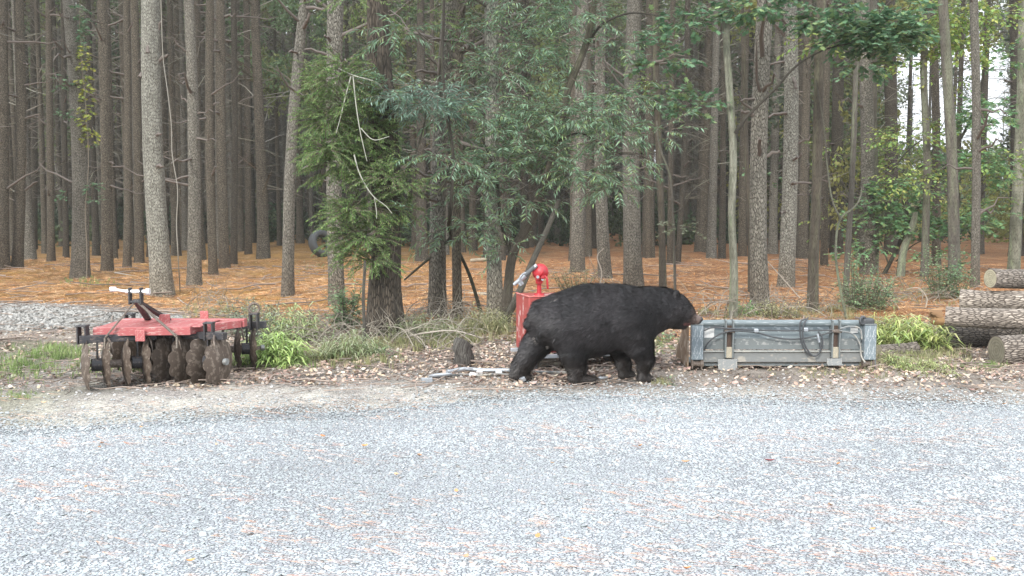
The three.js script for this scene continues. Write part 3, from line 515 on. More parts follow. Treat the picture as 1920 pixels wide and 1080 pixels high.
sap('pale birch-like trunk at the right edge above the logs', [[1901, 512], [1906, 400], [1912, 280], [1917, 150], [1920, 0]], 21, 15, 'lichen', { name: 'pale_tree', patch: 1, top: broad });
sap('slim dark trunk with lichen top behind the bear shoulder', [[1243, 545], [1241, 430], [1236, 300], [1231, 150], [1229, 0]], 13, 11, 'brown', { top: broad, leaves: [[1195, 180, 40, 22, 10, broad], [1260, 180, 46, 26, 14, broad], [1290, 200, 36, 20, 10, broad], [1230, 150, 30, 18, 6, yellowish]], limbs: [{ p: [[1236, 330], [1215, 300], [1200, 290], [1160, 285]], w: 4 }] });
sap('bare thin stem right of the slim dark trunk behind the bear', [[1266, 552], [1264, 460], [1262, 400], [1256, 330], [1240, 285]], 5, 3, 'grey', { up: 0.6, limbs: [{ p: [[1262, 400], [1280, 390], [1296, 360], [1300, 340]], w: 3 }], leaves: [[1275, 425, 26, 14, 6, { ...broad, L: 0.05, cols: [[0.2, 0.23, 0.15]] }]] });
sap('pale bent vine-like sapling left of the leafy bush at right', [[1590, 600], [1575, 540], [1567, 470], [1576, 410], [1600, 390]], 5, 3, 'lichen', { up: 0.3, limbs: [{ p: [[1577, 412], [1562, 380], [1552, 320], [1545, 240], [1530, 150]], w: 4, tone: 'grey' }] });
sap('slim twin stem against the left side of the thick grey pine', [[1407, 548], [1406, 440], [1400, 300], [1396, 150], [1392, 20]], 9, 7, 'brown', { top: broad });
sap('thin grey stem close to the left side of the cedar foot', [[681, 654], [683, 610], [681, 560], [684, 505]], 7, 4, 'grey', { up: 0.1 });
sap('small mossy stem below the leafy bush at right', [[1688, 515], [1694, 470], [1705, 440], [1712, 420]], 14, 10, 'lichen', { up: 0.3 });
// the broad leaved bush and leaning limbs at the right
{
  const d = D(1655, 520), e = d - 0.4;
  hardwood('leafy_maple', 'leaning dark maple with lobed green leaves above the cane grass at right', [
    { p: [[1655, 520, d], [1680, 470, d], [1706, 415, d], [1735, 370, d], [1775, 310, d], [1800, 262, d], [1812, 240, d]], r: [0.05, 0.03], tone: 'dark', up: 2 },
    { p: [[1672, 322, d], [1700, 285, d], [1730, 262, d], [1765, 248, d]], r: [0.024, 0.012], tone: 'dark' },
    { p: [[1706, 415, d], [1690, 350, d], [1740, 300, d], [1760, 250, d], [1772, 225, d]], r: [0.02, 0.01], tone: 'dark' },
    { p: [[1668, 500, d], [1640, 430, d], [1600, 380, d], [1575, 330, d]], r: [0.02, 0.008], tone: 'grey' },
    { p: [[1680, 490, d], [1720, 455, d], [1790, 440, d], [1850, 405, d]], r: [0.018, 0.007], tone: 'dark' },
    { p: [[1710, 420, e], [1735, 405, e], [1765, 382, e], [1810, 352, e], [1850, 330, e]], r: [0.013, 0.008], tone: 'lichen' },
  ], { cat: 'maple tree', leaves: [[1680, 380, e, 74, 42, 80, maple], [1640, 410, e, 52, 40, 40, maple], [1700, 430, e, 64, 34, 50, maple], [1665, 345, e, 30, 20, 12, maple], [1745, 400, e, 40, 20, 14, maple], [1805, 420, e, 76, 30, 60, maple], [1850, 400, e, 40, 24, 18, maple], [1835, 300, e, 56, 36, 54, maple], [1790, 305, e, 30, 24, 14, maple], [1850, 215, e, 50, 50, 60, maple], [1815, 240, e, 40, 30, 20, maple], [1880, 330, e, 30, 40, 16, maple], [1880, 110, d, 36, 60, 22, maple], [1640, 460, e, 34, 30, 14, maple], [1720, 250, d + 0.6, 60, 40, 34, yellowish], [1690, 300, d + 0.6, 50, 40, 28, yellowish], [1850, 370, d + 0.6, 50, 50, 26, yellowish], [1640, 300, d + 1, 50, 60, 16, yellowish], [1560, 280, d + 1, 40, 80, 12, yellowish], [1440, 330, d + 1, 60, 40, 8, broad], [1600, 475, e, 40, 40, 12, maple], [1760, 470, e, 50, 30, 14, maple], [1560, 420, d + 1, 50, 60, 10, yellowish], [1720, 360, e, 40, 50, 12, maple]] });
}
{ // yellow green tree behind, at the top right
  const d = 24, yl = { ...yellowish, m: 1.5, cols: yellowish.cols.map((c) => c.map((x) => x * 1.35)) };
  hardwood('yellow_tree', 'yellow green hardwood glowing before the sky gaps at top right', [{ p: [[1735, 470, d], [1738, 300, d], [1732, 120, d], [1740, 0, d]], r: [0.09, 0.06], tone: 'grey', up: 3 }], { leaves: [[1730, 60, d, 60, 30, 60, { ...yl, L: 0.13, W: 0.08, len: 0.6 }], [1800, 90, d, 50, 40, 50, { ...yl, L: 0.13, W: 0.08, len: 0.6 }], [1780, 20, d, 70, 24, 50, { ...yl, L: 0.13, W: 0.08, len: 0.6 }], [1700, 110, d, 30, 24, 16, { ...yl, L: 0.13, W: 0.08, len: 0.6 }], [1770, 150, d, 30, 16, 6, { ...yl, L: 0.12, W: 0.07, len: 0.6 }], [1700, 262, d, 60, 22, 20, { ...yl, L: 0.12, W: 0.07, len: 0.6 }], [1860, 30, d, 50, 40, 26, { ...yl, L: 0.12, W: 0.07, len: 0.6 }], [1880, 300, d, 40, 60, 18, { ...yl, L: 0.12, W: 0.07, len: 0.6 }], [1700, 340, d, 60, 50, 30, { ...yl, L: 0.12, W: 0.07, len: 0.6 }]] });
}
{ // climbing vine on the pine at left, and the bare vine on the big pine
  const d = D(150, 522) - 0.22, v0 = gp(166, 522), g = thing('climbing_vine', 'yellow green leafy vine climbing the right side of grey pine at left', 'vine', v0), r = rngOf(3), lf = new MB(), mb = new MB(), loc = (px, py) => at(px, py, d).sub(v0);
  mb.tube(curve([V(0, 0, 0.1), loc(163, 470), loc(160, 400), loc(166, 300), loc(161, 200), loc(152, 100), loc(148, 10)], 50), [0.014, 0.006], 5, { col: [0.2, 0.17, 0.13] }); mb.build('stem', mTwig, g);
  const gold = [[0.34, 0.39, 0.09], [0.24, 0.32, 0.09], [0.42, 0.41, 0.10]], gr = [[0.12, 0.22, 0.12], [0.16, 0.26, 0.14]];
  for (let y = 5; y < 275; y += 2) { const gl = y > 90 && y < 270; cluster(lf, null, loc(lerp(148, 166, y / 275) + rr(-7, 9, r), y), [8 * mpp(d), 8 * mpp(d), 0.1], 1, { L: 0.085, W: 0.07, n: 6, len: 0.14, kind: 1, cols: gl ? gold : gr }, r); }
  for (const [x, y, n] of [[120, 160, 4], [122, 215, 4], [118, 150, 2], [125, 365, 3], [172, 350, 5], [178, 375, 3]]) cluster(lf, null, loc(x, y), [12 * mpp(d), 10 * mpp(d), 0.1], n * 2, { L: 0.08, W: 0.06, n: 7, len: 0.18, kind: 1, cols: gr }, r);
  lf.build('leaves', mLeaf, g);
  const d2 = bigPine.d - 0.12, w0 = gp(338, 552), g2 = thing('bare_vine', 'long bare pale vine hanging down the right side of big pale pine', 'vine', w0), m2 = new MB(), l2 = (px, py) => at(px, py, d2).sub(w0);
  m2.tube(curve([V(0, -0.02, 0), l2(334, 480), l2(331, 420), l2(333, 355), l2(323, 290), l2(321, 230), l2(314, 170), l2(306, 110), l2(303, 40), l2(300, -60)], 60), [0.011, 0.008], 6, { col: [0.24, 0.225, 0.19] }); m2.build('stem', mTwig, g2);
}
// the rows of the plantation: one of each kind, then copies
{
  const r = rngOf(404), kinds = [];
  for (let k = 0; k < 8; k++) {
    const mb = new MB(), tw = new MB(), pts = [], H = 20, b = rr(-0.12, 0.12, r), tn = tones[['brown', 'brown', 'grey', 'dark'][k % 4]];
    for (let i = 0; i <= 14; i++) { const y = -0.15 + (H + 0.15) * (i / 14) ** 1.15; pts.push(V(b * Math.sin(y * 0.35 + k), y, b * Math.cos(y * 0.3))); }
    mb.tube(pts, (t) => 0.16 * (1 - 0.75 * t), 11, { wob: trunkWob(k * 3, 0.25, 0.05), circ: 0.8 / (2 * Math.PI), col: (q, a, l) => { const f = 0.78 + 0.4 * fbm(Math.cos(a) + k, l * 0.5, 2); return tn.map((x) => x * f); } });
    for (let q = 0; q < 90; q++) { // dead twigs
      const y = 1.8 + 10.5 * r() ** 0.8, a = r() * 6.28, L = rr(0.3, 1.6, r), d = V(Math.cos(a), rr(-0.5, 0.9, r), Math.sin(a)), p0 = V(b * Math.sin(y * 0.35 + k), y, b * Math.cos(y * 0.3)).addScaledVector(d, 0.12), p1 = p0.clone().addScaledVector(d, L * 0.5), p2 = p1.clone().addScaledVector(d, L * 0.5).add(V(rr(-0.1, 0.1, r), rr(-0.25, 0.15, r), rr(-0.1, 0.1, r)));
      tw.tube([p0, p1, p2], [0.017, 0.006], 3, { col: vary([0.15, 0.138, 0.11], 0.5, r), cap: false });
    }
    kinds.push([mb.geo(), tw.geo()]);
  }
  const zones = [[-400, 'left of the vine-clad pine'], [150, 'between vine-clad pine and big pale pine'], [303, 'between big pale pine and leaning pine'], [540, 'behind the old tyre and red cedar'], [730, 'behind the willow oak and red tank'], [1060, 'behind the bear'], [1300, 'behind the left half of the bucket'], [1450, 'behind the right half of the bucket'], [1630, 'behind the maple and log pile']];
  const spots = [];
  for (let row = 0; row < 60; row++) for (let k = -40; k < 40; k++) {
    const u = k * 2.5 + rr(-0.5, 0.5, r), v = 18 + row * 2.4 + rr(-0.55, 0.55, r), x = u + (v - 18) * 0.13, d = v; // rows run away from the camera, slightly to the right
    if (Math.abs(x) > 4 + d * 0.56) continue;
    spots.push([x, d, r(), r(), r()]);
  }
  spots.sort((a, b) => a[1] - b[1]);
  let n = 0; const far = [], ranks = {};
  for (const [x, d, q1, q2, q3] of spots) {
    const px = 960 + x / d * F;
    if (d < 30 && px > -60 && px < 1980) continue;              // those are measured one by one
    if (d < 40 && px > 470 && px < 640 && q1 < 0.7) continue; if (d < 47 && px > 548 && px < 655) continue;    // the open lane by the tyre
    if (handSpots.some(([hx, hz]) => Math.hypot(hx - x, hz + d) < 1.3)) continue;
    if (px > 1640 && px < 1890 && d > 30 && q2 < 0.93) continue; // the wood thins out to a bright field
    if (Math.hypot(x + 6.9, d - 34.6) < 1.6) continue;
    const s = 0.72 + 0.55 * q1, k = Math.floor(q2 * 8);
    if (n < 250) {
      let zi = 0; zones.forEach((z, i) => { if (px >= z[0]) zi = i; });
      const deep = d > 52 ? 'distant' : 'middle-distance', key = deep + zi; 
      const g = thing('plantation_pine', '-', 'pine tree', V(x, hgt(x, -d), -d), q3 * 6.28, `${deep} pines ${zones[zi][1]}`);
      mesh('trunk', kinds[k][0], mBark, g); tag(mesh('dead_twigs', kinds[k][1], mTwig, g), null, null, null, 'stuff'); mesh('crown', crowns[k % 5], mNeedle, g);
      g.scale.set(s, 0.92 + 0.16 * q3, s); n++; (ranks[key] ||= []).push([px, g, deep, zones[zi][1]]);
    } else if (d < 150) far.push({ p: V(x, hgt(x, -d), -d), e: [0, q3 * 6.28, 0], s: V(s, 1, s), c: [1, 1, 1] });
  }
  const ORD = 'first second third fourth fifth sixth seventh eighth ninth tenth eleventh twelfth thirteenth fourteenth fifteenth sixteenth seventeenth eighteenth nineteenth twentieth'.split(' ');
  const ord = (k) => k < 20 ? ORD[k] : 'twenty-' + ORD[k - 20];
  for (const l of Object.values(ranks)) l.sort((a, b) => a[0] - b[0]).forEach(([, g, deep, z], k) => { g.userData.label = `${ord(k)} ${deep} pine from the left ${z}`; });
  const wood = thing('far_wood', 'dense mass of pine trunks and green brush deep in the plantation', null); tag(wood, null, null, null, 'stuff');
  scatter('trunks', null, [kinds[0][0], kinds[3][0]], mBark, far, wood); scatter('dead_twigs', null, [kinds[1][1]], mTwig, far, wood); scatter('crowns', null, [crowns[0], crowns[2]], mNeedle, far, wood);
  // leafy brush and the closed edge of the wood behind the trunks
  const cl = (() => { const mb = new MB(), q = rngOf(8); for (let k = 0; k < 110; k++) { const c = rdir(q).multiplyScalar(Math.cbrt(q())); mb.leaf(c, rdir(q, -0.8, 0.5), rdir(q), rr(0.2, 0.42, q), rr(0.12, 0.22, q), vary([1, 1, 1], 0.35, q), 0); } return mb.geo(); })();
  const L = [], greens = [[0.085, 0.125, 0.07], [0.11, 0.14, 0.07], [0.08, 0.105, 0.065], [0.145, 0.16, 0.07], [0.105, 0.10, 0.07]];
  for (let k = 0; k < 9000; k++) {
    const t = r(), d = 74 + 66 * Math.sqrt(r()), hw = 8 + d * 0.6, x = rr(-hw, hw, r), px = 960 + x / d * F, low = r() < 0.42;
    const y = low ? rr(0, 3.2, r) : 1 + 34 * r();
    const el = (y - EYE) / d, py = HORIZON - el * F, gap = (px > 1655 && px < 1890 && py > 85 && py < 285), thin = (px > 1290 && py > 200 && py < 310);
    if (gap && r() < 0.90) continue; if (thin && r() < 0.6) continue;
    if (fbm(x * 0.1, y * 0.16 + 9, 3) < 0.36 && !low) continue;
    L.push({ p: V(x, y, -d), e: [r() * 6, r() * 6, r() * 6], s: rr(0.9, 2.1, r), c: vary(greens[Math.floor(r() * 5)].map((q) => q * (low ? 1.9 : 1.1)), 0.35, r) });
  }
  for (let k = 0; k < 1300; k++) { const d = rr(34, 62, r), hw = 3 + d * 0.56, x = rr(-hw, hw, r), px = 960 + x / d * F, yel = px > 1380; if (px > 440 && px < 600 && d < 50) continue; const y = (yel && r() < 0.6) ? rr(0.3, 11, r) : rr(0.1, 1.7, r); const py = HORIZON - (y - EYE) / d * F; if (px > 1655 && px < 1890 && py > 85 && py < 285) continue; if (!yel && (r() < 0.5 || d < 46)) continue; if (yel && y < 1.5 && d < 50) continue; L.push({ p: V(x, y, -d), e: [r() * 6, r() * 6, r() * 6], s: rr(0.45, 0.95, r), c: vary(yel && r() < 0.65 ? [0.29, 0.30, 0.10] : greens[Math.floor(r() * 3)], 0.35, r) }); }
  for (let k = 0; k < 2800; k++) { const d = rr(38, 70, r), hw = 3 + d * 0.56, x = rr(-hw, hw, r), y = rr(4, 16, r), px = 960 + x / d * F, py = HORIZON - (y - EYE) / d * F; if (px > 1655 && px < 1890 && py > 85 && py < 285) continue; if (fbm(x * 0.14 + 4, y * 0.2, 2) < 0.43) continue; L.push({ p: V(x, y, -d), e: [r() * 6, r() * 6, r() * 6], s: rr(0.4, 0.8, r), c: vary(r() < 0.5 ? [0.21, 0.24, 0.10] : [0.15, 0.22, 0.11], 0.35, r) }); }
  scatter('brush', null, [cl], mLeaf, L, wood);
}
// ---------------------------------------------------------------- paints and metals
function worn(base, spots, amt, scale, seed, rough = 0.6) { // paint with chips and dirt that have a shape of their own
  return tex(512, 512, (u, v) => { const a = fbm(u * 8 + seed, v * 8, 5, 8), b = fbm(u * 32, v * 32 + seed, 3, 32), st = fbm(u * 40 + seed, v * 5, 3, 5); let c = mixc(base, base.map((x) => x * 0.72), clamp(b * 1.2)); c = mixc(c, spots, sstep(0.62 - amt, 0.70 - amt * 0.6, a * 0.7 + st * 0.3)); return toS(c.map((x) => x * (0.85 + 0.3 * b))); });
}
const metal = (t, o = {}) => std({ map: rep(t, o.s || 0.6, o.s || 0.6), roughness: o.r ?? 0.6, metalness: o.m ?? 0, bumpMap: o.b ? rep(fineB, 0.2, 0.2) : null, bumpScale: o.b || 0, vertexColors: true });
const redDeck = metal(worn([0.42, 0.105, 0.105], [0.45, 0.26, 0.235], 0.09, 1, 3), { r: 0.45 });
const redTank = metal(worn([0.40, 0.075, 0.065], [0.50, 0.33, 0.31], 0.08, 1, 9), { r: 0.55, s: 0.9 });
const redPump = metal(worn([0.46, 0.022, 0.032], [0.30, 0.05, 0.05], 0.06, 1, 5), { r: 0.45, s: 0.3 });
const blackSteel = metal(worn([0.035, 0.035, 0.04], [0.13, 0.10, 0.085], 0.08, 1, 12), { r: 0.6 });
const rustSteel = metal(worn([0.115, 0.088, 0.07], [0.20, 0.165, 0.135], 0.14, 1, 15), { r: 0.7 });
const discSteel = metal(worn([0.10, 0.073, 0.054], [0.18, 0.145, 0.115], 0.12, 1, 18), { r: 0.75, s: 0.25 });
const blueSteel = metal(worn([0.16, 0.195, 0.205], [0.30, 0.335, 0.335], 0.05, 1, 21), { r: 0.55, s: 0.33 });
const greySteel = metal(worn([0.165, 0.185, 0.185], [0.27, 0.275, 0.265], 0.05, 1, 24), { r: 0.6, s: 0.33 });
const postSteel = metal(worn([0.19, 0.235, 0.26], [0.42, 0.45, 0.46], 0.1, 1, 23), { r: 0.55, s: 0.5 });
const dustSteel = metal(worn([0.23, 0.24, 0.235], [0.33, 0.31, 0.27], 0.07, 1, 27), { r: 0.8, s: 0.7 });
const zinc = metal(worn([0.42, 0.45, 0.48], [0.25, 0.26, 0.27], 0.06, 1, 30), { r: 0.38, m: 0.35 });
const paleWood = metal(worn([0.42, 0.38, 0.31], [0.28, 0.24, 0.19], 0.1, 1, 33), { r: 0.9 });
const rubber = std({ color: lin(0.085, 0.09, 0.092), roughness: 0.75 });
const hoseMat = std({ color: lin(0.05, 0.053, 0.057), roughness: 0.55 });
const whitePaint = metal(worn([0.70, 0.71, 0.70], [0.45, 0.44, 0.42], 0.04, 1, 36), { r: 0.6 });
const cyl = (r1, r2, h, n = 16) => new THREE.CylinderGeometry(r1, r2, h, n);

// ---------------------------------------------------------------- disc harrow
{
  const g = thing('disc_harrow', 'red and black disc harrow with notched discs standing at left of the verge', 'disc harrow', V(-3.2, 0, -9.2)), o = g.position.clone(), r = rngOf(51);
  g.position.x -= 0.045;
  const dg = (() => { // notched dish, 46 cm across, facing +x
    const mb = new MB(), S = 80, Q = 7, R0 = 0.232, rim = (a) => R0 * (1 - 0.105 * Math.pow(0.5 + 0.5 * Math.cos(a * 10), 2.2));
    for (const side of [0, 1]) { const b = mb.p.length / 3; for (let q = 0; q <= Q; q++) for (let j = 0; j <= S; j++) { const a = j / S * 6.28318, rad = Math.max(0.012, rim(a) * q / Q), x = 0.055 * (1 - (rad / R0) ** 2) + (side ? -0.006 : 0) * (q === Q ? 0.3 : 1); mb.v(x, Math.cos(a) * rad, Math.sin(a) * rad, Math.cos(a) * rad, Math.sin(a) * rad); }
      for (let q = 0; q < Q; q++) for (let j = 0; j < S; j++) { const k = b + q * (S + 1) + j; side ? mb.i.push(k, k + S + 1, k + 1, k + 1, k + S + 1, k + S + 2) : mb.i.push(k, k + 1, k + S + 1, k + 1, k + S + 2, k + S + 1); } }
    return mb.geo();
  })();
  const L = (x, y, z) => V(x - o.x, y, z - o.z);
  function gang(a, b, n, flip, extra) { // axle from a to b (world), discs along it
    const A = L(...a), B = L(...b), dir = B.clone().sub(A).normalize(), yaw = Math.atan2(-dir.z, dir.x);
    let mb = new MB(); mb.bar(A.clone().addScaledVector(dir, -0.05), B.clone().addScaledVector(dir, 0.06), 0.032, 0.032); mb.build('axle', rustSteel, g);
    for (let k = 0; k < n; k++) {
      const p = A.clone().lerp(B, k / (n - 1)), d = mesh('disc', dg, discSteel, g); d.position.copy(p); d.rotation.set(0, yaw + (flip ? Math.PI : 0), 0); d.rotateX(r() * 6);
      if (k < n - 1) { mb = new MB(); const q = A.clone().lerp(B, (k + 0.5) / (n - 1)), bear = k === 0 || k === n - 2; mb.add(new THREE.CylinderGeometry(bear ? 0.058 : 0.036, bear ? 0.058 : 0.036, bear ? 0.1 : 0.15, 14), M4(q, [0, yaw, Math.PI / 2])); mb.build(bear ? 'bearing' : 'spool', bear ? blackSteel : rustSteel, g);
        if (bear) { mb = new MB(); const t = V(q.x, 0.44, q.z); mb.bar(V(q.x, 0.26, q.z), t, 0.055, 0.014, undefined, yaw); mb.build('hanger', blackSteel, g); } }
      mb = new MB(); const e = p.clone().add(V(0.02, 0.23, 0)), s = V(Math.cos(yaw + 1.57), 0, -Math.sin(yaw + 1.57)); // scraper
      mb.tube([V(p.x, 0.45, p.z).addScaledVector(s, -0.05), V(p.x, 0.41, p.z).addScaledVector(s, -0.09).addScaledVector(dir, 0.02), p.clone().add(V(0, 0.1, 0)).addScaledVector(s, -0.08).addScaledVector(dir, 0.035)], [0.012, 0.007], 5); if (k % 2) mb.build('scraper', rustSteel, g);
    }
    for (const [p, s] of [[A, -1], [B, 1]]) { mb = new MB(); mb.add(cyl(0.032, 0.032, 0.035, 6), M4(p.clone().addScaledVector(dir, s * 0.06 + 0.02), [0, yaw, Math.PI / 2])); mb.build('hub_nut', dustSteel, g); }
    mb = new MB(); const up5 = V(0, 0.232, 0), off = extra || 0; mb.bar(A.clone().add(up5).addScaledVector(dir, -0.06 - off), B.clone().add(up5).addScaledVector(dir, 0.08 + off), 0.07, 0.065); mb.build('gang_beam', blackSteel, g);
  }
  gang([-3.70, 0.212, -8.60], [-3.26, 0.212, -8.84], 4, true);
  gang([-3.14, 0.212, -9.0], [-2.62, 0.212, -8.84], 4, false);
  gang([-3.78, 0.212, -9.66], [-3.3, 0.212, -9.52], 5, false);
  gang([-3.06, 0.212, -9.52], [-2.52, 0.212, -9.72], 5, true, 0.04);
  // red frame
  let mb = new MB(); const fy = 0.50;
  for (const [a, b, w, h] of [[[-3.68, fy, -8.72], [-2.84, fy, -8.80], 0.1, 0.075], [[-3.70, fy, -9.44], [-2.52, fy, -9.42], 0.1, 0.075], [[-3.64, fy - 0.003, -8.77], [-3.66, fy - 0.003, -9.39], 0.09, 0.07], [[-2.88, fy - 0.003, -8.85], [-2.58, fy - 0.003, -9.37], 0.09, 0.07], [[-3.26, fy - 0.003, -8.8], [-3.2, fy - 0.003, -9.39], 0.14, 0.07]]) mb.bar(L(...a), L(...b), w, h);
  mb.build('frame', redDeck, g);
  for (const [x0, x1] of [[-3.60, -3.32], [-3.14, -2.80]]) { mb = new MB(); mb.box((x0 + x1) / 2 - o.x + (x0 > -3.2 ? 0.02 : -0.01), fy + 0.03, -9.095 - o.z, x1 - x0 + 0.04, 0.008, 0.58, [0, 0, 0]); mb.build('deck_plate', redDeck, g); }
  for (const [x, z, w] of [[-3.26, -8.685, 0.085], [-3.2, -9.14, 0.1], [-2.93, -9.46, 0.08]]) { mb = new MB(); mb.box(x - o.x, fy - (z > -8.8 ? 0.035 : -0.06), z - o.z, w, 0.1, 0.016); mb.build('bracket', redDeck, g); }
  for (const [x, z] of [[-2.70, -8.86], [-2.50, -9.66], [-3.74, -8.62], [-3.72, -9.64]]) { mb = new MB(); for (const s of [-0.035, 0.035]) mb.box(x - o.x + s, 0.485, z - o.z, 0.014, 0.17, 0.085); mb.box(x - o.x, 0.56, z - o.z, 0.09, 0.014, 0.1); mb.build('clamp', blackSteel, g); }
  // hitch mast
  const top = L(-3.31, 0.775, -8.74);
  for (const [a, w] of [[[-3.545, 0.455, -8.615], 0.024], [[-2.92, 0.462, -8.64], 0.03]]) { mb = new MB(); mb.bar(top, L(...a), w, 0.014); mb.bar(L(...a), L(a[0], 0.36, a[2]), 0.03, 0.012, [1.5, 1.6, 1.6]); mb.build('mast_strut', rustSteel, g); }
  for (const a of [[-3.44, 0.53, -9.38], [-3.24, 0.53, -9.36]]) { mb = new MB(); mb.bar(top, L(...a), 0.055, 0.03); mb.build('mast_brace', blackSteel, g); }
  mb = new MB(); for (const s of [-0.05, 0.05]) mb.box(top.x + s, 0.815, top.z, 0.014, 0.15, 0.07); mb.box(top.x, 0.765, top.z, 0.1, 0.02, 0.06); mb.build('mast_clevis', blackSteel, g);
  mb = new MB(); mb.add(cyl(0.016, 0.016, 0.2), M4(V(top.x + 0.01, 0.855, top.z), [0, 0, Math.PI / 2])); mb.add(cyl(0.028, 0.028, 0.03), M4(V(top.x + 0.11, 0.855, top.z), [0, 0, Math.PI / 2])); mb.add(cyl(0.012, 0.012, 0.16), M4(V(top.x - 0.14, 0.865, top.z), [0, 0, Math.PI / 2 - 0.15])); mb.add(cyl(0.022, 0.022, 0.05), M4(V(top.x - 0.2, 0.875, top.z), [0, 0, Math.PI / 2])); mb.build('hitch_pin', std({ color: lin(0.85, 0.85, 0.87), roughness: 0.3, metalness: 0.4 }), g);
  mb = new MB(); mb.add(new THREE.TorusGeometry(0.05, 0.012, 8, 20), M4(L(-2.50, 0.615, -9.66), [0, 0.4, 0])); mb.build('lift_ring', rustSteel, g);
}
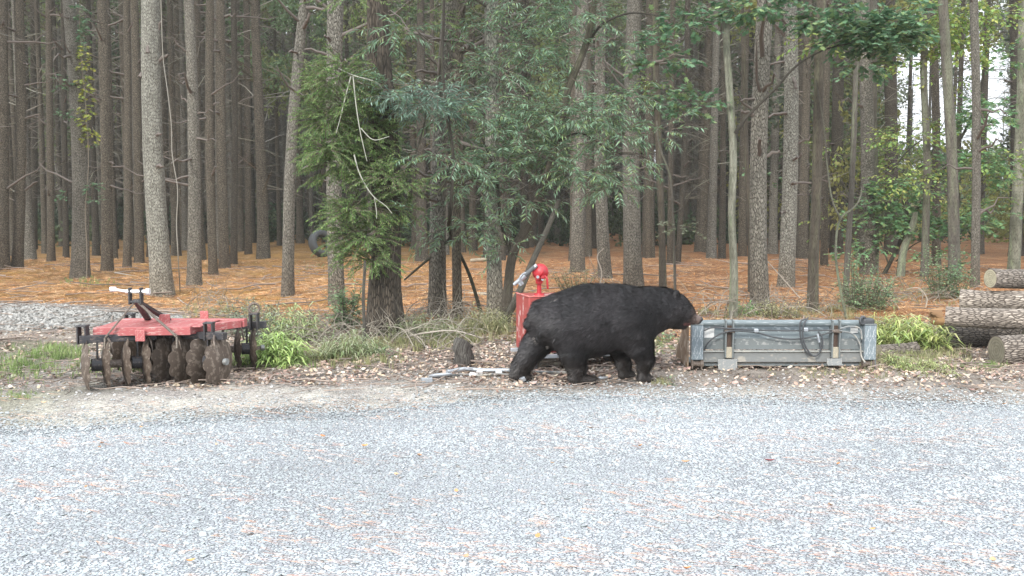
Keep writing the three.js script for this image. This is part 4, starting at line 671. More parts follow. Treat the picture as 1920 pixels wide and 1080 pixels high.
// ---------------------------------------------------------------- loader bucket seen from its back
{
  const d = 9.75, k = mpp(d), X = (px) => (px - 960) * k, x0 = X(1297), x1 = X(1644), g = thing('loader_bucket', 'blue grey steel loader bucket lying with its hoses beside the log pile', 'loader bucket', V((x0 + x1) / 2, 0, -d)), ox = g.position.x, w = x1 - x0;
  const lx = (px) => X(px) - ox; let mb;
  const sheet = (pts, xa, xb, th, mat, name, col) => { // a folded plate: profile in (y,z), thickness outward
    const s = new THREE.Shape(); const n = pts.map(([y, z], i) => { const a = pts[Math.max(0, i - 1)], b = pts[Math.min(pts.length - 1, i + 1)], l = Math.hypot(b[0] - a[0], b[1] - a[1]); return [y - (b[1] - a[1]) / l * th, z + (b[0] - a[0]) / l * th]; });
    [...pts, ...n.reverse()].forEach(([y, z], i) => i ? s.lineTo(z, y) : s.moveTo(z, y));
    const e = new THREE.ExtrudeGeometry(s, { depth: xb - xa, bevelEnabled: false }), m = new MB(); m.add(e, new THREE.Matrix4().makeBasis(V(0, 0, 1), V(0, 1, 0), V(1, 0, 0)).setPosition(V(xa, 0, 0)), col); return m.build(name, mat, g);
  };
  sheet([[0.455, -0.12], [0.30, -0.035]], -w / 2 + 0.03, w / 2 - 0.03, 0.010, blueSteel, 'back_plate');
  sheet([[0.299, -0.033], [0.19, -0.028]], -w / 2 + 0.03, w / 2 - 0.03, 0.010, greySteel, 'bevel_plate');
  sheet([[0.165, 0.012], [0.07, 0.004], [0.05, -0.03]], -w / 2 + 0.03, w / 2 - 0.03, 0.012, dustSteel, 'lower_plate');
  mb = new MB(); mb.box(0, 0.178, 0.012, w - 0.06, 0.014, 0.045, undefined, [1.35, 1.35, 1.3]); mb.build('ledge', dustSteel, g);
  mb = new MB(); mb.box(0, 0.03, -0.32, w - 0.06, 0.016, 0.58); mb.build('floor_plate', greySteel, g);
  mb = new MB(); mb.box(0, 0.026, -0.63, w, 0.024, 0.09); mb.build('cutting_edge', rustSteel, g);
  mb = new MB(); mb.add(cyl(0.034, 0.034, w - 0.16, 20), M4(V(0.01, 0.458, 0.0), [0, 0, Math.PI / 2])); mb.build('top_tube', blueSteel, g);
  for (const [s, xa] of [[-1, lx(1308)], [1, lx(1632)]]) { // box uprights and side plates
    mb = new MB(); mb.box(xa, 0.27, 0.025, 0.115, 0.345, 0.09, undefined, undefined, 0.008); mb.build('end_post', postSteel, g);
    mb = new MB(); mb.box(xa, 0.452, 0.02, 0.118, 0.012, 0.1); mb.build('post_cap', greySteel, g);
    mb = new MB(); mb.add(cyl(0.028, 0.028, 0.11, 14), M4(V(xa, 0.055, 0.03), [0, 0, Math.PI / 2])); mb.add(cyl(0.04, 0.04, 0.03, 14), M4(V(xa - s * 0.05, 0.055, 0.03), [0, 0, Math.PI / 2])); for (const q of [-0.045, 0.045]) mb.box(xa + q, 0.055, 0.02, 0.014, 0.1, 0.08); mb.build('pivot', rustSteel, g);
    const sh = new THREE.Shape(); sh.moveTo(0.02, 0.45); sh.lineTo(-0.2, 0.43); sh.lineTo(-0.66, 0.1); sh.lineTo(-0.66, 0.015); sh.lineTo(0.02, 0.015); sh.closePath();
    mb = new MB(); mb.add(new THREE.ExtrudeGeometry(sh, { depth: 0.014, bevelEnabled: false }), new THREE.Matrix4().makeBasis(V(0, 0, 1), V(0, 1, 0), V(1, 0, 0)).setPosition(V(s * (w / 2 - 0.004) - 0.007 + (s < 0 ? -0.03 : 0.012), 0, 0))); mb.build('side_plate', s < 0 ? metal(worn([0.24, 0.17, 0.11], [0.34, 0.29, 0.23], 0.14, 1, 40), { r: 0.85 }) : greySteel, g);
  }
  for (const [px, foot] of [[1368, 1], [1568, 0]]) { // hook brackets: a pair of plates with a rusty channel between
    const x = lx(px);
    for (const s of [-1, 1]) { const sh = new THREE.Shape(); sh.moveTo(0.03, 0.50); sh.lineTo(0.075, 0.49); sh.lineTo(0.075, 0.40); sh.lineTo(0.06, 0.12); sh.lineTo(-0.03, 0.12); sh.lineTo(-0.03, 0.49); sh.closePath(); mb = new MB(); mb.add(new THREE.ExtrudeGeometry(sh, { depth: 0.014, bevelEnabled: false }), new THREE.Matrix4().makeBasis(V(0, 0, 1), V(0, 1, 0), V(1, 0, 0)).setPosition(V(x + s * 0.036 - 0.007, 0, 0))); mb.build('bracket_plate', greySteel, g); }
    mb = new MB(); mb.box(x, 0.29, 0.022, 0.055, 0.31, 0.012, undefined, [0.55, 0.42, 0.36]); mb.build('channel', rustSteel, g);
    mb = new MB(); mb.add(cyl(0.02, 0.02, 0.1, 12), M4(V(x, 0.385, 0.06), [0, 0, Math.PI / 2])); mb.build('pin', rustSteel, g);
    mb = new MB(); mb.box(x, 0.17, 0.045, 0.06, 0.11, 0.02, undefined, [1.6, 1.4, 1.1]); mb.build('latch_block', dustSteel, g);
    mb = new MB(); mb.box(x - 0.02, foot ? 0.055 : 0.085, 0.085, foot ? 0.19 : 0.15, foot ? 0.105 : 0.06, 0.016, [-0.25, 0, 0]); mb.box(x - 0.02, foot ? 0.004 : 0.056, 0.10, foot ? 0.19 : 0.15, 0.014, 0.05); mb.build('foot_plate', dustSteel, g);
  }
  const hose = (pts, rad, mat = hoseMat, name = 'hose') => { const m = new MB(); m.tube(curve(pts.map(([px, py, z]) => { const p = at(px, py, d - (z ?? 0.05)); return V(p.x - ox, p.y, p.z + d); }), 40), rad, 8); m.build(name, mat, g); };
  hose([[1320, 657, 0.03], [1328, 642, 0.05], [1345, 629, 0.06], [1368, 621, 0.09], [1420, 624, 0.05], [1450, 632, 0.05], [1490, 636, 0.05], [1530, 630, 0.05], [1562, 622, 0.09]], 0.008);
  hose([[1318, 621, 0.05], [1335, 614, 0.06], [1366, 616, 0.09], [1420, 619, 0.05], [1500, 620, 0.05], [1560, 619, 0.09]], 0.008);
  hose([[1575, 620, 0.09], [1600, 627, 0.06], [1612, 645, 0.06], [1615, 668, 0.06], [1622, 680, 0.1]], 0.008, dustSteel);
  hose([[1575, 616, 0.09], [1595, 612, 0.06], [1612, 616, 0.06], [1616, 636, 0.06]], 0.008, dustSteel);
  hose([[1512, 598, 0.07], [1502, 602, 0.08], [1500, 620, 0.08], [1504, 645, 0.08], [1516, 664, 0.08], [1530, 667, 0.08], [1541, 652, 0.08], [1541, 632, 0.08], [1534, 622, 0.07]], 0.0085);
  hose([[1515, 596, 0.06], [1508, 606, 0.09], [1505, 628, 0.09], [1512, 652, 0.09], [1526, 668, 0.09], [1538, 658, 0.09], [1536, 634, 0.09]], 0.0085);
  for (const [px, py] of [[1511, 618], [1418, 620]]) { mb = new MB(); const p = at(px, py, d - 0.07); mb.box(p.x - ox, p.y, p.z + d, 0.045, 0.04, 0.03, undefined, undefined, 0.01); mb.build('fitting', zinc, g); }
  hose([[1533, 626, 0.09], [1536, 642, 0.1]], 0.012, zinc, 'coupler');
  for (const [px, py, ww, hh] of [[1330, 624, 0.1, 0.1], [1602, 619, 0.075, 0.055]]) { mb = new MB(); const p = at(px, py, d + 0.03); mb.box(p.x - ox, p.y, -0.0345, ww, hh, 0.003, undefined, undefined, 0.001); mb.build('sticker', whitePaint, g); }
  mb = new MB(); mb.add(new RoundedBoxGeometry(0.12, 0.07, 0.1, 2, 0.025), M4(V(lx(1629), 0.478, 0.01))); mb.add(new THREE.TorusGeometry(0.035, 0.014, 8, 16), M4(V(lx(1618), 0.49, 0.05), [0, 0.4, 0])); mb.build('hose_bundle', hoseMat, g);
}
// ---------------------------------------------------------------- fuel tank, pump
{
  const g = thing('fuel_tank', 'red steel fuel tank on a low skid behind the bear', 'fuel tank', V(0.165, 0, -9.62), 0.25), w = 1.04, h = 0.56, dp = 0.5, y0 = 0.17; let mb = new MB();
  mb.box(w / 2, y0 + h / 2, -dp / 2, w, h, dp, undefined, undefined, 0.012); mb.build('tank_body', redTank, g);
  mb = new MB(); mb.box(w / 2, y0 + h + 0.004, 0.0, w, 0.012, 0.02, undefined, [1.5, 1.9, 1.9]); mb.box(0, y0 + h + 0.004, -dp / 2, 0.02, 0.012, dp - 0.022, undefined, [1.5, 1.9, 1.9]); mb.build('top_rim', redTank, g);
  for (const z of [0.02, -dp - 0.02]) { mb = new MB(); mb.box(w / 2, y0 - 0.03, z, w + 0.1, 0.035, 0.05, undefined, [1.5, 1.5, 1.5]); mb.build('skid_rail', zinc, g); }
  for (const x of [0.05, w - 0.05]) { mb = new MB(); mb.box(x, 0.06, -dp / 2, 0.06, 0.13, dp + 0.06); mb.build('skid_leg', blackSteel, g); }
  // a pump stands bolted on the tank: a thing of its own
  const P = at(1011, 556, 9.85), q = thing('fuel_pump', 'bright red fuel transfer pump with silver nozzle on top of the tank', 'fuel pump', V(P.x, y0 + h, P.z)); 
  mb = new MB(); mb.add(cyl(0.05, 0.055, 0.02, 14), M4(V(0, 0.01, 0))); mb.add(cyl(0.022, 0.024, 0.13, 12), M4(V(0, 0.075, 0))); mb.build('base_pipe', redPump, q);
  mb = new MB(); mb.add(new THREE.LatheGeometry([[0, -0.085], [0.05, -0.083], [0.066, -0.07], [0.07, -0.02], [0.082, -0.012], [0.082, 0.014], [0.066, 0.022], [0.064, 0.06], [0.05, 0.078], [0, 0.082]].map(([a, b]) => new THREE.Vector2(a, b)), 24), M4(V(0.01, 0.235, 0), [Math.PI / 2 - 0.25, 0, 0.35])); mb.build('motor_housing', redPump, q);
  mb = new MB(); mb.add(cyl(0.045, 0.035, 0.08, 14), M4(V(0.0, 0.16, 0.02))); mb.add(cyl(0.024, 0.024, 0.06, 12), M4(V(-0.018, 0.185, 0.07), [Math.PI / 2, 0, 0])); mb.add(cyl(0.018, 0.018, 0.06, 12), M4(V(0.032, 0.185, 0.07), [Math.PI / 2, 0, 0])); mb.build('pump_head', redPump, q);
  mb = new MB(); mb.add(cyl(0.013, 0.013, 0.03, 10), M4(V(0.03, 0.165, 0.085), [Math.PI / 2, 0, 0])); mb.add(cyl(0.015, 0.015, 0.014, 10), M4(V(-0.018, 0.19, 0.105), [Math.PI / 2, 0, 0])); mb.build('fitting', zinc, q);
  mb = new MB(); mb.tube(curve([V(0.05, 0.2, 0.04), V(0.075, 0.17, 0.06), V(0.08, 0.11, 0.06), V(0.085, 0.07, 0.05)], 10), 0.011, 8); mb.build('lever', redPump, q);
  mb = new MB(); mb.tube(curve([V(-0.05, 0.29, 0.07), V(-0.11, 0.235, 0.08), V(-0.16, 0.19, 0.085)], 10), [0.02, 0.024], 10); mb.build('nozzle_grip', rubber, q);
  mb = new MB(); mb.tube(curve([V(-0.145, 0.205, 0.085), V(-0.2, 0.155, 0.085), V(-0.255, 0.11, 0.08)], 10), [0.03, 0.018], 10); mb.tube(curve([V(-0.13, 0.23, 0.085), V(-0.165, 0.22, 0.11), V(-0.195, 0.18, 0.115), V(-0.18, 0.125, 0.1)], 12), 0.01, 6); mb.add(new RoundedBoxGeometry(0.05, 0.06, 0.03, 1, 0.01), M4(V(-0.19, 0.13, 0.085), [0, 0, 0.7])); mb.add(cyl(0.02, 0.02, 0.05, 10), M4(V(-0.045, 0.29, 0.07), [0, 0, -0.8])); mb.build('nozzle', zinc, q);
}
// ---------------------------------------------------------------- drawbar and loose steel on the ground
{
  const o = gp(820, 714), g = thing('drawbar', 'grey steel drawbar with ring end and bolts lying left of the bear', 'drawbar', o), L = (px, py, y = 0.02) => { const p = gp(px, py); return V(p.x - o.x, y, p.z - o.z); }; let mb = new MB();
  mb.add(new THREE.TorusGeometry(0.075, 0.017, 8, 24), M4(L(826, 711, 0.035), [Math.PI / 2 - 0.25, 0.1, 0], [1.25, 1, 1])); mb.box(L(800, 717).x, 0.025, L(800, 717).z, 0.1, 0.04, 0.06, [0, 0.3, 0]); mb.build('ring_end', zinc, g);
  mb = new MB(); mb.tube([L(838, 705, 0.04), L(870, 700, 0.045), L(905, 702, 0.04), L(975, 703, 0.04)], 0.019, 10); mb.build('bar', zinc, g);
  mb = new MB(); mb.tube(curve([L(842, 709, 0.02), L(868, 706, 0.02), L(900, 709, 0.02), L(930, 706, 0.02), L(957, 708, 0.02)], 24), 0.011, 8); mb.build('cable', dustSteel, g);
  for (const [px, py] of [[886, 709], [899, 705], [935, 705]]) { mb = new MB(); const p = L(px, py, 0.03); mb.add(cyl(0.022, 0.022, 0.05, 6), M4(p, [0.2, 0.4, 1.3])); mb.build('bolt', whitePaint, g); }
  mb = new MB(); mb.box(0.79, 0.03, 0.1, 0.05, 0.04, 0.04, [0, 0.3, 0.4]); mb.build('clamp', zinc, g);
  const p = gp(1034, 704), h = thing('steel_pole', 'thin grey pole on the ground between the bear hind legs', 'pole', p); mb = new MB(); const e0 = gp(990, 703), e1 = gp(1075, 705); mb.tube([V(e0.x - p.x, 0.03, e0.z - p.z), V(e1.x - p.x, 0.03, e1.z - p.z)], 0.014, 10); mb.build('tube', dustSteel, h);
  const p2 = gp(1134, 712), h2 = thing('short_pipe', 'short pale pipe piece on the ground before the bear hind paw', 'pipe', p2); mb = new MB(); mb.tube([V(-0.05, 0.018, 0.01), V(0.05, 0.018, -0.01)], 0.015, 10); mb.add(cyl(0.02, 0.02, 0.03, 10), M4(V(-0.05, 0.02, 0.01), [0, 0, 1.57])); mb.build('tube', zinc, h2);
  for (const [a, b, lb] of [[[1006, 692], [1050, 680], 'grey plank leaning under the red tank between the bear legs'], [[1012, 690], [1062, 688], 'grey plank lying flat under the red tank']]) { const A = gp(...a), B = gp(...b), t = thing('plank', lb, 'plank', A); mb = new MB(); mb.bar(V(0, 0.03, 0), V(B.x - A.x, lb.includes('leaning') ? 0.09 : 0.03, B.z - A.z - (lb.includes('leaning') ? 0.02 : 0.16)), 0.07, 0.03); mb.build('board', paleWood, t); }
}
// ---------------------------------------------------------------- tyre
{
  const b = gp(603, 481), g = thing('old_tyre', 'old black tractor tyre standing tilted among the pines', 'tyre', V(b.x, b.y, b.z), 0), mb = new MB(), R1 = 0.47, S = 56, prof = [[0.27, -0.10], [0.31, -0.15], [0.40, -0.165], [0.45, -0.14], [0.47, -0.08], [0.475, 0], [0.47, 0.08], [0.45, 0.14], [0.40, 0.165], [0.31, 0.15], [0.27, 0.10], [0.29, 0.05], [0.42, 0.02], [0.42, -0.02], [0.29, -0.05], [0.27, -0.10]];
  for (let j = 0; j <= S; j++) { const a = j / S * 6.28318; for (const [r, x] of prof) { const f = 1 + (r > 0.44 && j % 2 ? 0.03 : 0); mb.v(x, Math.cos(a) * r * f, Math.sin(a) * r * f); } }
  const n = prof.length; for (let j = 0; j < S; j++) for (let i = 0; i < n - 1; i++) { const a = j * n + i; mb.i.push(a, a + 1, a + n, a + 1, a + n + 1, a + n); }
  const t = mb.build('carcass', rubber, g); t.position.y = 0.46; t.rotation.set(0, -0.72, 0.0); t.rotateZ(0.30); t.rotation.order = 'XYZ';
}
// ---------------------------------------------------------------- logs
function log(label, a, b, r0, r1, o = {}) { // world ends
  const A = V(...a), B = V(...b), g = thing('pine_log', label, 'log', A, 0, o.group), mb = new MB(), pts = [], n = 26, rg = rngOf(Math.round(a[1] * 1000 + r0 * 7777));
  for (let i = 0; i <= n; i++) { const t = i / n; pts.push(B.clone().sub(A).multiplyScalar(t).add(V(0, (noise(t * 4, r0 * 99) - 0.5) * 0.02, (noise(t * 4 + 9, r0 * 99) - 0.5) * 0.02))); }
  mb.tube(pts, [r0, r1], 34, { ref: V(0, 0, -1), cap: false, circ: 0.8 / (2 * Math.PI) * Math.max(1, Math.round(r0 * 7.85)), wob: (t, q, l) => 1 + 0.22 * (fbm(Math.cos(q) * 3 + r0 * 50, l * 5 + Math.sin(q) * 3, 3) - 0.5), col: (t, q, l) => { const k = (o.tone || 1) * (0.75 + 0.55 * fbm(Math.cos(q) * 2 + 3, l * 3, 3)); return [k * 1.15, k * 1.05, k]; } });
  mb.build('bark', mBark, g);
  for (const e of [0, 1]) { const m = new MB(), c = (e ? pts[n] : pts[0]).clone(), dir = B.clone().sub(A).normalize().multiplyScalar(e ? 1 : -1), x = V(0, 1, 0).cross(dir).normalize(), y = dir.clone().cross(x), rad = e ? r1 : r0, S = 32, Q = 12, br = o.broken && !e;
    for (let q = 0; q <= Q; q++) for (let j = 0; j <= S; j++) { const an = j / S * 6.283, rr0 = rad * q / Q * 1.0, bump = br ? (0.10 * (1 - Math.abs(Math.cos(an * 1.5 + 0.5)) * q / Q) + 0.09 * noise(an * 3, q * 0.9)) * (q < Q ? 1 : 0.25) : 0.004 * noise(an * 6, q), p = c.clone().addScaledVector(x, Math.cos(an) * rr0).addScaledVector(y, Math.sin(an) * rr0).addScaledVector(dir, bump + (br ? 0 : -0.002));
      const ring = 0.8 + 0.25 * Math.sin(q * 2.4 + noise(an * 2, q) * 2) + 0.2 * (noise(an * 9, q * 0.3) - 0.5), col = br ? mixc([0.42, 0.25, 0.115], [0.12, 0.07, 0.04], noise(an * 4, q * 0.8)) : q > Q - 1 ? [0.13, 0.1, 0.08] : [0.42 * ring, 0.38 * ring, 0.27 * ring].map((v) => v * (o.endTone || 1)); m.v(p.x, p.y, p.z, 0, 0, col); }
    for (let q = 0; q < Q; q++) for (let j = 0; j < S; j++) { const k = q * (S + 1) + j; m.i.push(k, k + S + 1, k + 1, k + 1, k + S + 1, k + S + 2); } m.build('cut_end', std({ vertexColors: true, roughness: 0.95, side: THREE.DoubleSide }), g); }
  return g;
}
{
  const E = (px, py, d) => { const p = at(px, py, d); return [p.x, p.y, p.z]; }, G = 'stacked pine logs at the right edge';
  let a = E(1856, 523, 10.9); log('topmost log of the pile with a pale sawn end facing left', a, [a[0] + 2.3, a[1] - 0.02, a[2] - 0.5], 0.105, 0.12, { group: G });
  a = E(1800, 563, 11.15); log('grey bark log second from the top of the pile', a, [a[0] + 2.3, a[1] + 0.02, a[2] + 1.25], 0.115, 0.13, { group: G, tone: 1.45 });
  a = E(1772, 594, 10.7); log('log with a splintered orange end sticking out left of the pile', a, [a[0] + 2.4, a[1] + 0.02, a[2] + 1.1], 0.105, 0.12, { group: G, broken: 1, tone: 1.3 });
  a = E(1868, 656, 10.1); log('short stubby log on the ground at the foot of the pile', a, [a[0] + 1.3, a[1] + 0.01, a[2] - 0.15], 0.15, 0.155, { group: G, endTone: 0.45, tone: 0.95 });
  a = E(1915, 622, 10.85); log('dark log at the back that carries the pile', [a[0] + 0.05, 0.16, -10.75], [a[0] + 2.4, 0.16, -11.0], 0.165, 0.16, { group: G, tone: 0.6, endTone: 0.3 });
  a = gp(1900, 650); log('dark log at the bottom behind the stubby log', [4.95, 0.15, -11.2], [7.4, 0.16, -11.4], 0.15, 0.15, { group: G, tone: 0.5, endTone: 0.3 });
  const s = gp(1668, 668); log('small weathered log end in the cane grass right of the bucket', [s.x - 0.12, 0.055, s.z], [s.x + 0.32, 0.06, s.z - 0.1], 0.07, 0.085, { tone: 0.9, endTone: 0.7 });
  for (const [pa, pb, rad, lb] of [[[880, 553], [992, 560], 0.03, 'pale fallen pole on the straw behind the willow oak'], [[884, 492], [922, 490], 0.06, 'pale fallen log lying far back right of the cedar'], [[1305, 536], [1372, 545], 0.02, 'thin fallen stick on the straw right of the bear head']]) {
    const A = gp(...pa), B = gp(...pb), t = thing('fallen_pole', lb, 'pole', A), m = new MB(), w = B.clone().sub(A); m.tube([V(0, rad, 0), w.clone().multiplyScalar(0.5).add(V(0, rad * 1.2, 0.03)), w.clone().add(V(0, rad, 0))], rad, 8, { col: [1.0, 0.95, 0.85] }); m.build('pole', paleWood, t);
  }
  // dead stump
  const b = gp(868, 685), t = thing('dead_stump', 'small dark weathered stump in the litter right of the cedar', 'stump', b), m = new MB(); m.tube([V(0, -0.05, 0), V(0.003, 0.03, 0), V(0.005, 0.08, 0), V(0.0, 0.13, 0), V(-0.005, 0.18, 0.005), V(0, 0.22, 0.01), V(0.01, 0.24, 0)], (q) => lerp(0.105, 0.09, q), 24, { wob: (q, an, l) => 1 + 0.7 * (fbm(Math.cos(an) * 3, l * 14 + Math.sin(an) * 3, 3) - 0.5), col: (q, an, l) => { const k = 0.3 + 0.5 * fbm(an * 2, l * 16, 3); return [k, k, k]; } }); m.build('wood', mFine, t);
}
// ---------------------------------------------------------------- black bear
{
  const g = thing('black_bear', 'big black bear walking right with its muzzle at the bucket', 'bear', V(0.83, 0, -9.0), 0.1), B = (px, py) => [(px - 1130) / 204.9, (717.6 - py) / 204.9];
  // joints: x forward, y up, z towards the camera; bones are tapered capsules [a, b, ra, rb]
  const bones = [], bone = (a, b, ra, rb, k = 0.07) => bones.push([a, b, ra, rb, k]);
  const hip = [-0.40, 0.585, 0], mid = [-0.10, 0.58, 0], chest = [0.20, 0.615, 0], neck = [0.46, 0.675, 0], nape = [0.58, 0.688, 0], skull = [0.685, 0.668, 0];
  bone(hip, mid, 0.230, 0.274, 0.22); bone(mid, chest, 0.274, 0.248, 0.22); bone([-0.05, 0.5, 0], [0.2, 0.52, 0], 0.165, 0.15, 0.18); bone(chest, neck, 0.256, 0.172, 0.12); bone([0.3, 0.55, 0], [0.52, 0.60, 0], 0.2, 0.125, 0.12); bone(neck, nape, 0.192, 0.158); bone(nape, skull, 0.158, 0.142);
  bone([0.70, 0.655, 0], [0.77, 0.625, 0], 0.135, 0.10, 0.04); bone([0.66, 0.59, 0], [0.75, 0.545, 0], 0.095, 0.05, 0.05);          // brow and cheek
  bone([0.77, 0.60, 0], [0.898, 0.562, 0], 0.078, 0.043, 0.03); bone([0.70, 0.535, 0], [0.775, 0.502, 0], 0.055, 0.022, 0.03);       // muzzle, lower jaw
  bone([-0.56, 0.62, 0], [-0.66, 0.56, 0], 0.14, 0.05, 0.06);                                                                         // rump
  for (const s of [-1, 1]) { const n = s > 0; // near (+z), far (-z)
    if (n) { bone([-0.32, 0.50, 0.13], [-0.285, 0.30, 0.15], 0.178, 0.104, 0.13); bone([-0.285, 0.30, 0.15], [-0.25, 0.13, 0.14], 0.112, 0.076, 0.05); bone([-0.25, 0.13, 0.14], [-0.27, 0.055, 0.14], 0.076, 0.054, 0.04); bone([-0.27, 0.048, 0.14], [-0.10, 0.036, 0.15], 0.056, 0.042, 0.03);
      bone([0.24, 0.57, 0.12], [0.335, 0.33, 0.13], 0.168, 0.100, 0.12); bone([0.335, 0.33, 0.13], [0.39, 0.21, 0.12], 0.104, 0.068, 0.05); bone([0.39, 0.21, 0.12], [0.365, 0.08, 0.11], 0.066, 0.046, 0.04); bone([0.355, 0.042, 0.11], [0.42, 0.036, 0.115], 0.046, 0.038, 0.03);
    } else { bone([-0.46, 0.50, -0.1], [-0.60, 0.33, -0.12], 0.175, 0.114, 0.13); bone([-0.60, 0.33, -0.12], [-0.725, 0.15, -0.10], 0.122, 0.084, 0.05); bone([-0.725, 0.15, -0.10], [-0.785, 0.06, -0.09], 0.084, 0.058, 0.04); bone([-0.785, 0.05, -0.09], [-0.68, 0.036, -0.09], 0.054, 0.042, 0.03);
      bone([0.16, 0.55, -0.12], [0.19, 0.33, -0.13], 0.16, 0.094, 0.12); bone([0.19, 0.33, -0.13], [0.235, 0.14, -0.11], 0.098, 0.056, 0.05); bone([0.235, 0.14, -0.11], [0.235, 0.05, -0.11], 0.056, 0.048, 0.04); bone([0.235, 0.042, -0.11], [0.30, 0.036, -0.115], 0.048, 0.04, 0.03); }
    bone([0.675, 0.775, s * 0.098], [0.668, 0.822, s * 0.112], 0.034, 0.028, 0.012); // ear
  }
  bone([0.235, 0.60, 0.17], [0.30, 0.47, 0.185], 0.115, 0.095, 0.045); bone([0.22, 0.60, -0.17], [0.22, 0.47, -0.17], 0.11, 0.09, 0.045); bone([-0.40, 0.56, 0.15], [-0.31, 0.42, 0.17], 0.135, 0.105, 0.045); // shoulder and haunch muscle
  const f = (x, y, z) => {
    let d = 9; z *= 1.08;
    for (const [a, b, ra, rb, k] of bones) {
      const ax = b[0] - a[0], ay = b[1] - a[1], az = b[2] - a[2], px = x - a[0], py = y - a[1], pz = z - a[2], t = Math.min(1, Math.max(0, (px * ax + py * ay + pz * az) / (ax * ax + ay * ay + az * az)));
      const e = Math.sqrt((px - ax * t) ** 2 + (py - ay * t) ** 2 + (pz - az * t) ** 2) - (ra + (rb - ra) * t);
      if (d > 8) d = e; else { const h = Math.max(k - Math.abs(d - e), 0) / k; d = Math.min(d, e) - h * h * k * 0.25; }
    }
    return d;
  };
  const N = 200, half = N / 2, mc = new MarchingCubes(N, new THREE.MeshStandardMaterial(), false, false, 260000); mc.isolation = 0; mc.field.fill(-1);
  for (let iz = 48; iz < 152; iz++) for (let iy = 0; iy < N; iy++) { const y = (iy - half) / half + 0.5; if (y < -0.05 || y > 0.98) continue; for (let ix = 2; ix < N - 2; ix++) { const x = (ix - half) / half + 0.02, z = (iz - half) / half; mc.field[ix + iy * N + iz * N * N] = -f(x, y, z) + 0.005 * (fbm(x * 9 + 7, y * 9 + z * 7, 2) - 0.5); } }
  mc.update();
  const n = mc.count, pos = new Float32Array(n * 3), nor = new Float32Array(n * 3), col = new Float32Array(n * 3);
  const tint = (x, y, z) => { // muzzle tan brown, lower legs rusty, scars pale
    const mz = 0.8 * sstep(0.775, 0.85, x - (y - 0.57) * 0.3 + (fbm(x * 40, y * 40, 2) - 0.5) * 0.05) * (1 - sstep(0.905, 0.92, x - (y - 0.56) * 0.5)), leg = sstep(0.32, 0.1, y); let c = mixc([0.0095, 0.0078, 0.0082], [0.026, 0.0225, 0.0235], sstep(0.38, 0.66, fbm(x * 4.5 + 3, y * 4.5 + z * 3, 3)));  // coat mottling, its lighter patches painted to imitate shoulder and haunch highlights
    c = mixc(c, [0.034, 0.027, 0.023], leg * 0.75); c = mixc(c, [0.12, 0.085, 0.072], mz); if (x > 0.925) c = [0.012, 0.011, 0.012]; if (y < 0.545 && x > 0.755 && y > 0.515 && x < 0.83) c = [0.17, 0.07, 0.065]; return c; };
  for (let i = 0; i < n; i++) { const x = mc.positionArray[i * 3] + 0.02, y = mc.positionArray[i * 3 + 1] + 0.5, z = mc.positionArray[i * 3 + 2]; pos.set([x, y, z], i * 3); const q = 0.004, nx = f(x + q, y, z) - f(x - q, y, z), ny = f(x, y + q, z) - f(x, y - q, z), nz = f(x, y, z + q) - f(x, y, z - q), l = Math.hypot(nx, ny, nz) || 1; nor.set([nx / l, ny / l, nz / l], i * 3); col.set(tint(x, y, z), i * 3); }
  const bg = new THREE.BufferGeometry(); bg.setAttribute('position', new THREE.BufferAttribute(pos, 3)); bg.setAttribute('normal', new THREE.BufferAttribute(nor, 3)); bg.setAttribute('color', new THREE.BufferAttribute(col, 3)); bg.setAttribute('uv', new THREE.BufferAttribute(new Float32Array(n * 2), 2));
  mesh('body', bg, std({ vertexColors: true, roughness: 0.75 }), g);
  // short fur lying back and down
  const r = rngOf(66), fur = new MB(), area = []; let tot = 0;
  for (let t = 0; t < n / 3; t++) { const k = t * 9, ux = pos[k + 3] - pos[k], uy = pos[k + 4] - pos[k + 1], uz = pos[k + 5] - pos[k + 2], vx = pos[k + 6] - pos[k], vy = pos[k + 7] - pos[k + 1], vz = pos[k + 8] - pos[k + 2]; tot += Math.hypot(uy * vz - uz * vy, uz * vx - ux * vz, ux * vy - uy * vx) / 2; area.push(tot); }
  let t = 0; const HAIRS = 120000;
  for (let h = 0; h < HAIRS; h++) {
    const want = (h + r()) / HAIRS * tot; while (t < area.length - 1 && area[t] < want) t++;
    let u = r(), v = r(); if (u + v > 1) { u = 1 - u; v = 1 - v; } const w = 1 - u - v, k = t * 9, P = V(0, 0, 0), Nn = V(0, 0, 0);
    for (const [q, m] of [[0, w], [3, u], [6, v]]) { P.x += pos[k + q] * m; P.y += pos[k + q + 1] * m; P.z += pos[k + q + 2] * m; Nn.x += nor[k + q] * m; Nn.y += nor[k + q + 1] * m; Nn.z += nor[k + q + 2] * m; }
    if (P.y < 0.03 || P.x > 0.88) continue;
    const face = sstep(0.55, 0.78, P.x), cl = fbm(P.x * 22 + 3, P.y * 16 + P.z * 20, 2) - 0.5, flow = V(-1 + cl, -0.55 - cl, cl * 1.2); if (face > 0.5) flow.set(-1, -0.1, 0);
    const dir = flow.addScaledVector(Nn, -flow.dot(Nn)).normalize().addScaledVector(Nn, rr(0.22, 0.6, r)).add(V(rr(-0.3, 0.3, r), rr(-0.3, 0.3, r), rr(-0.3, 0.3, r))).normalize();
    const L = lerp(rr(0.025, 0.06, r), rr(0.012, 0.022, r), face) * (P.y < 0.12 ? 0.55 : 1), c = tint(P.x, P.y, P.z), bright = 0.45 + 1.9 * r() * r() * (0.5 + fbm(P.x * 14, P.y * 14 + P.z * 14, 3));
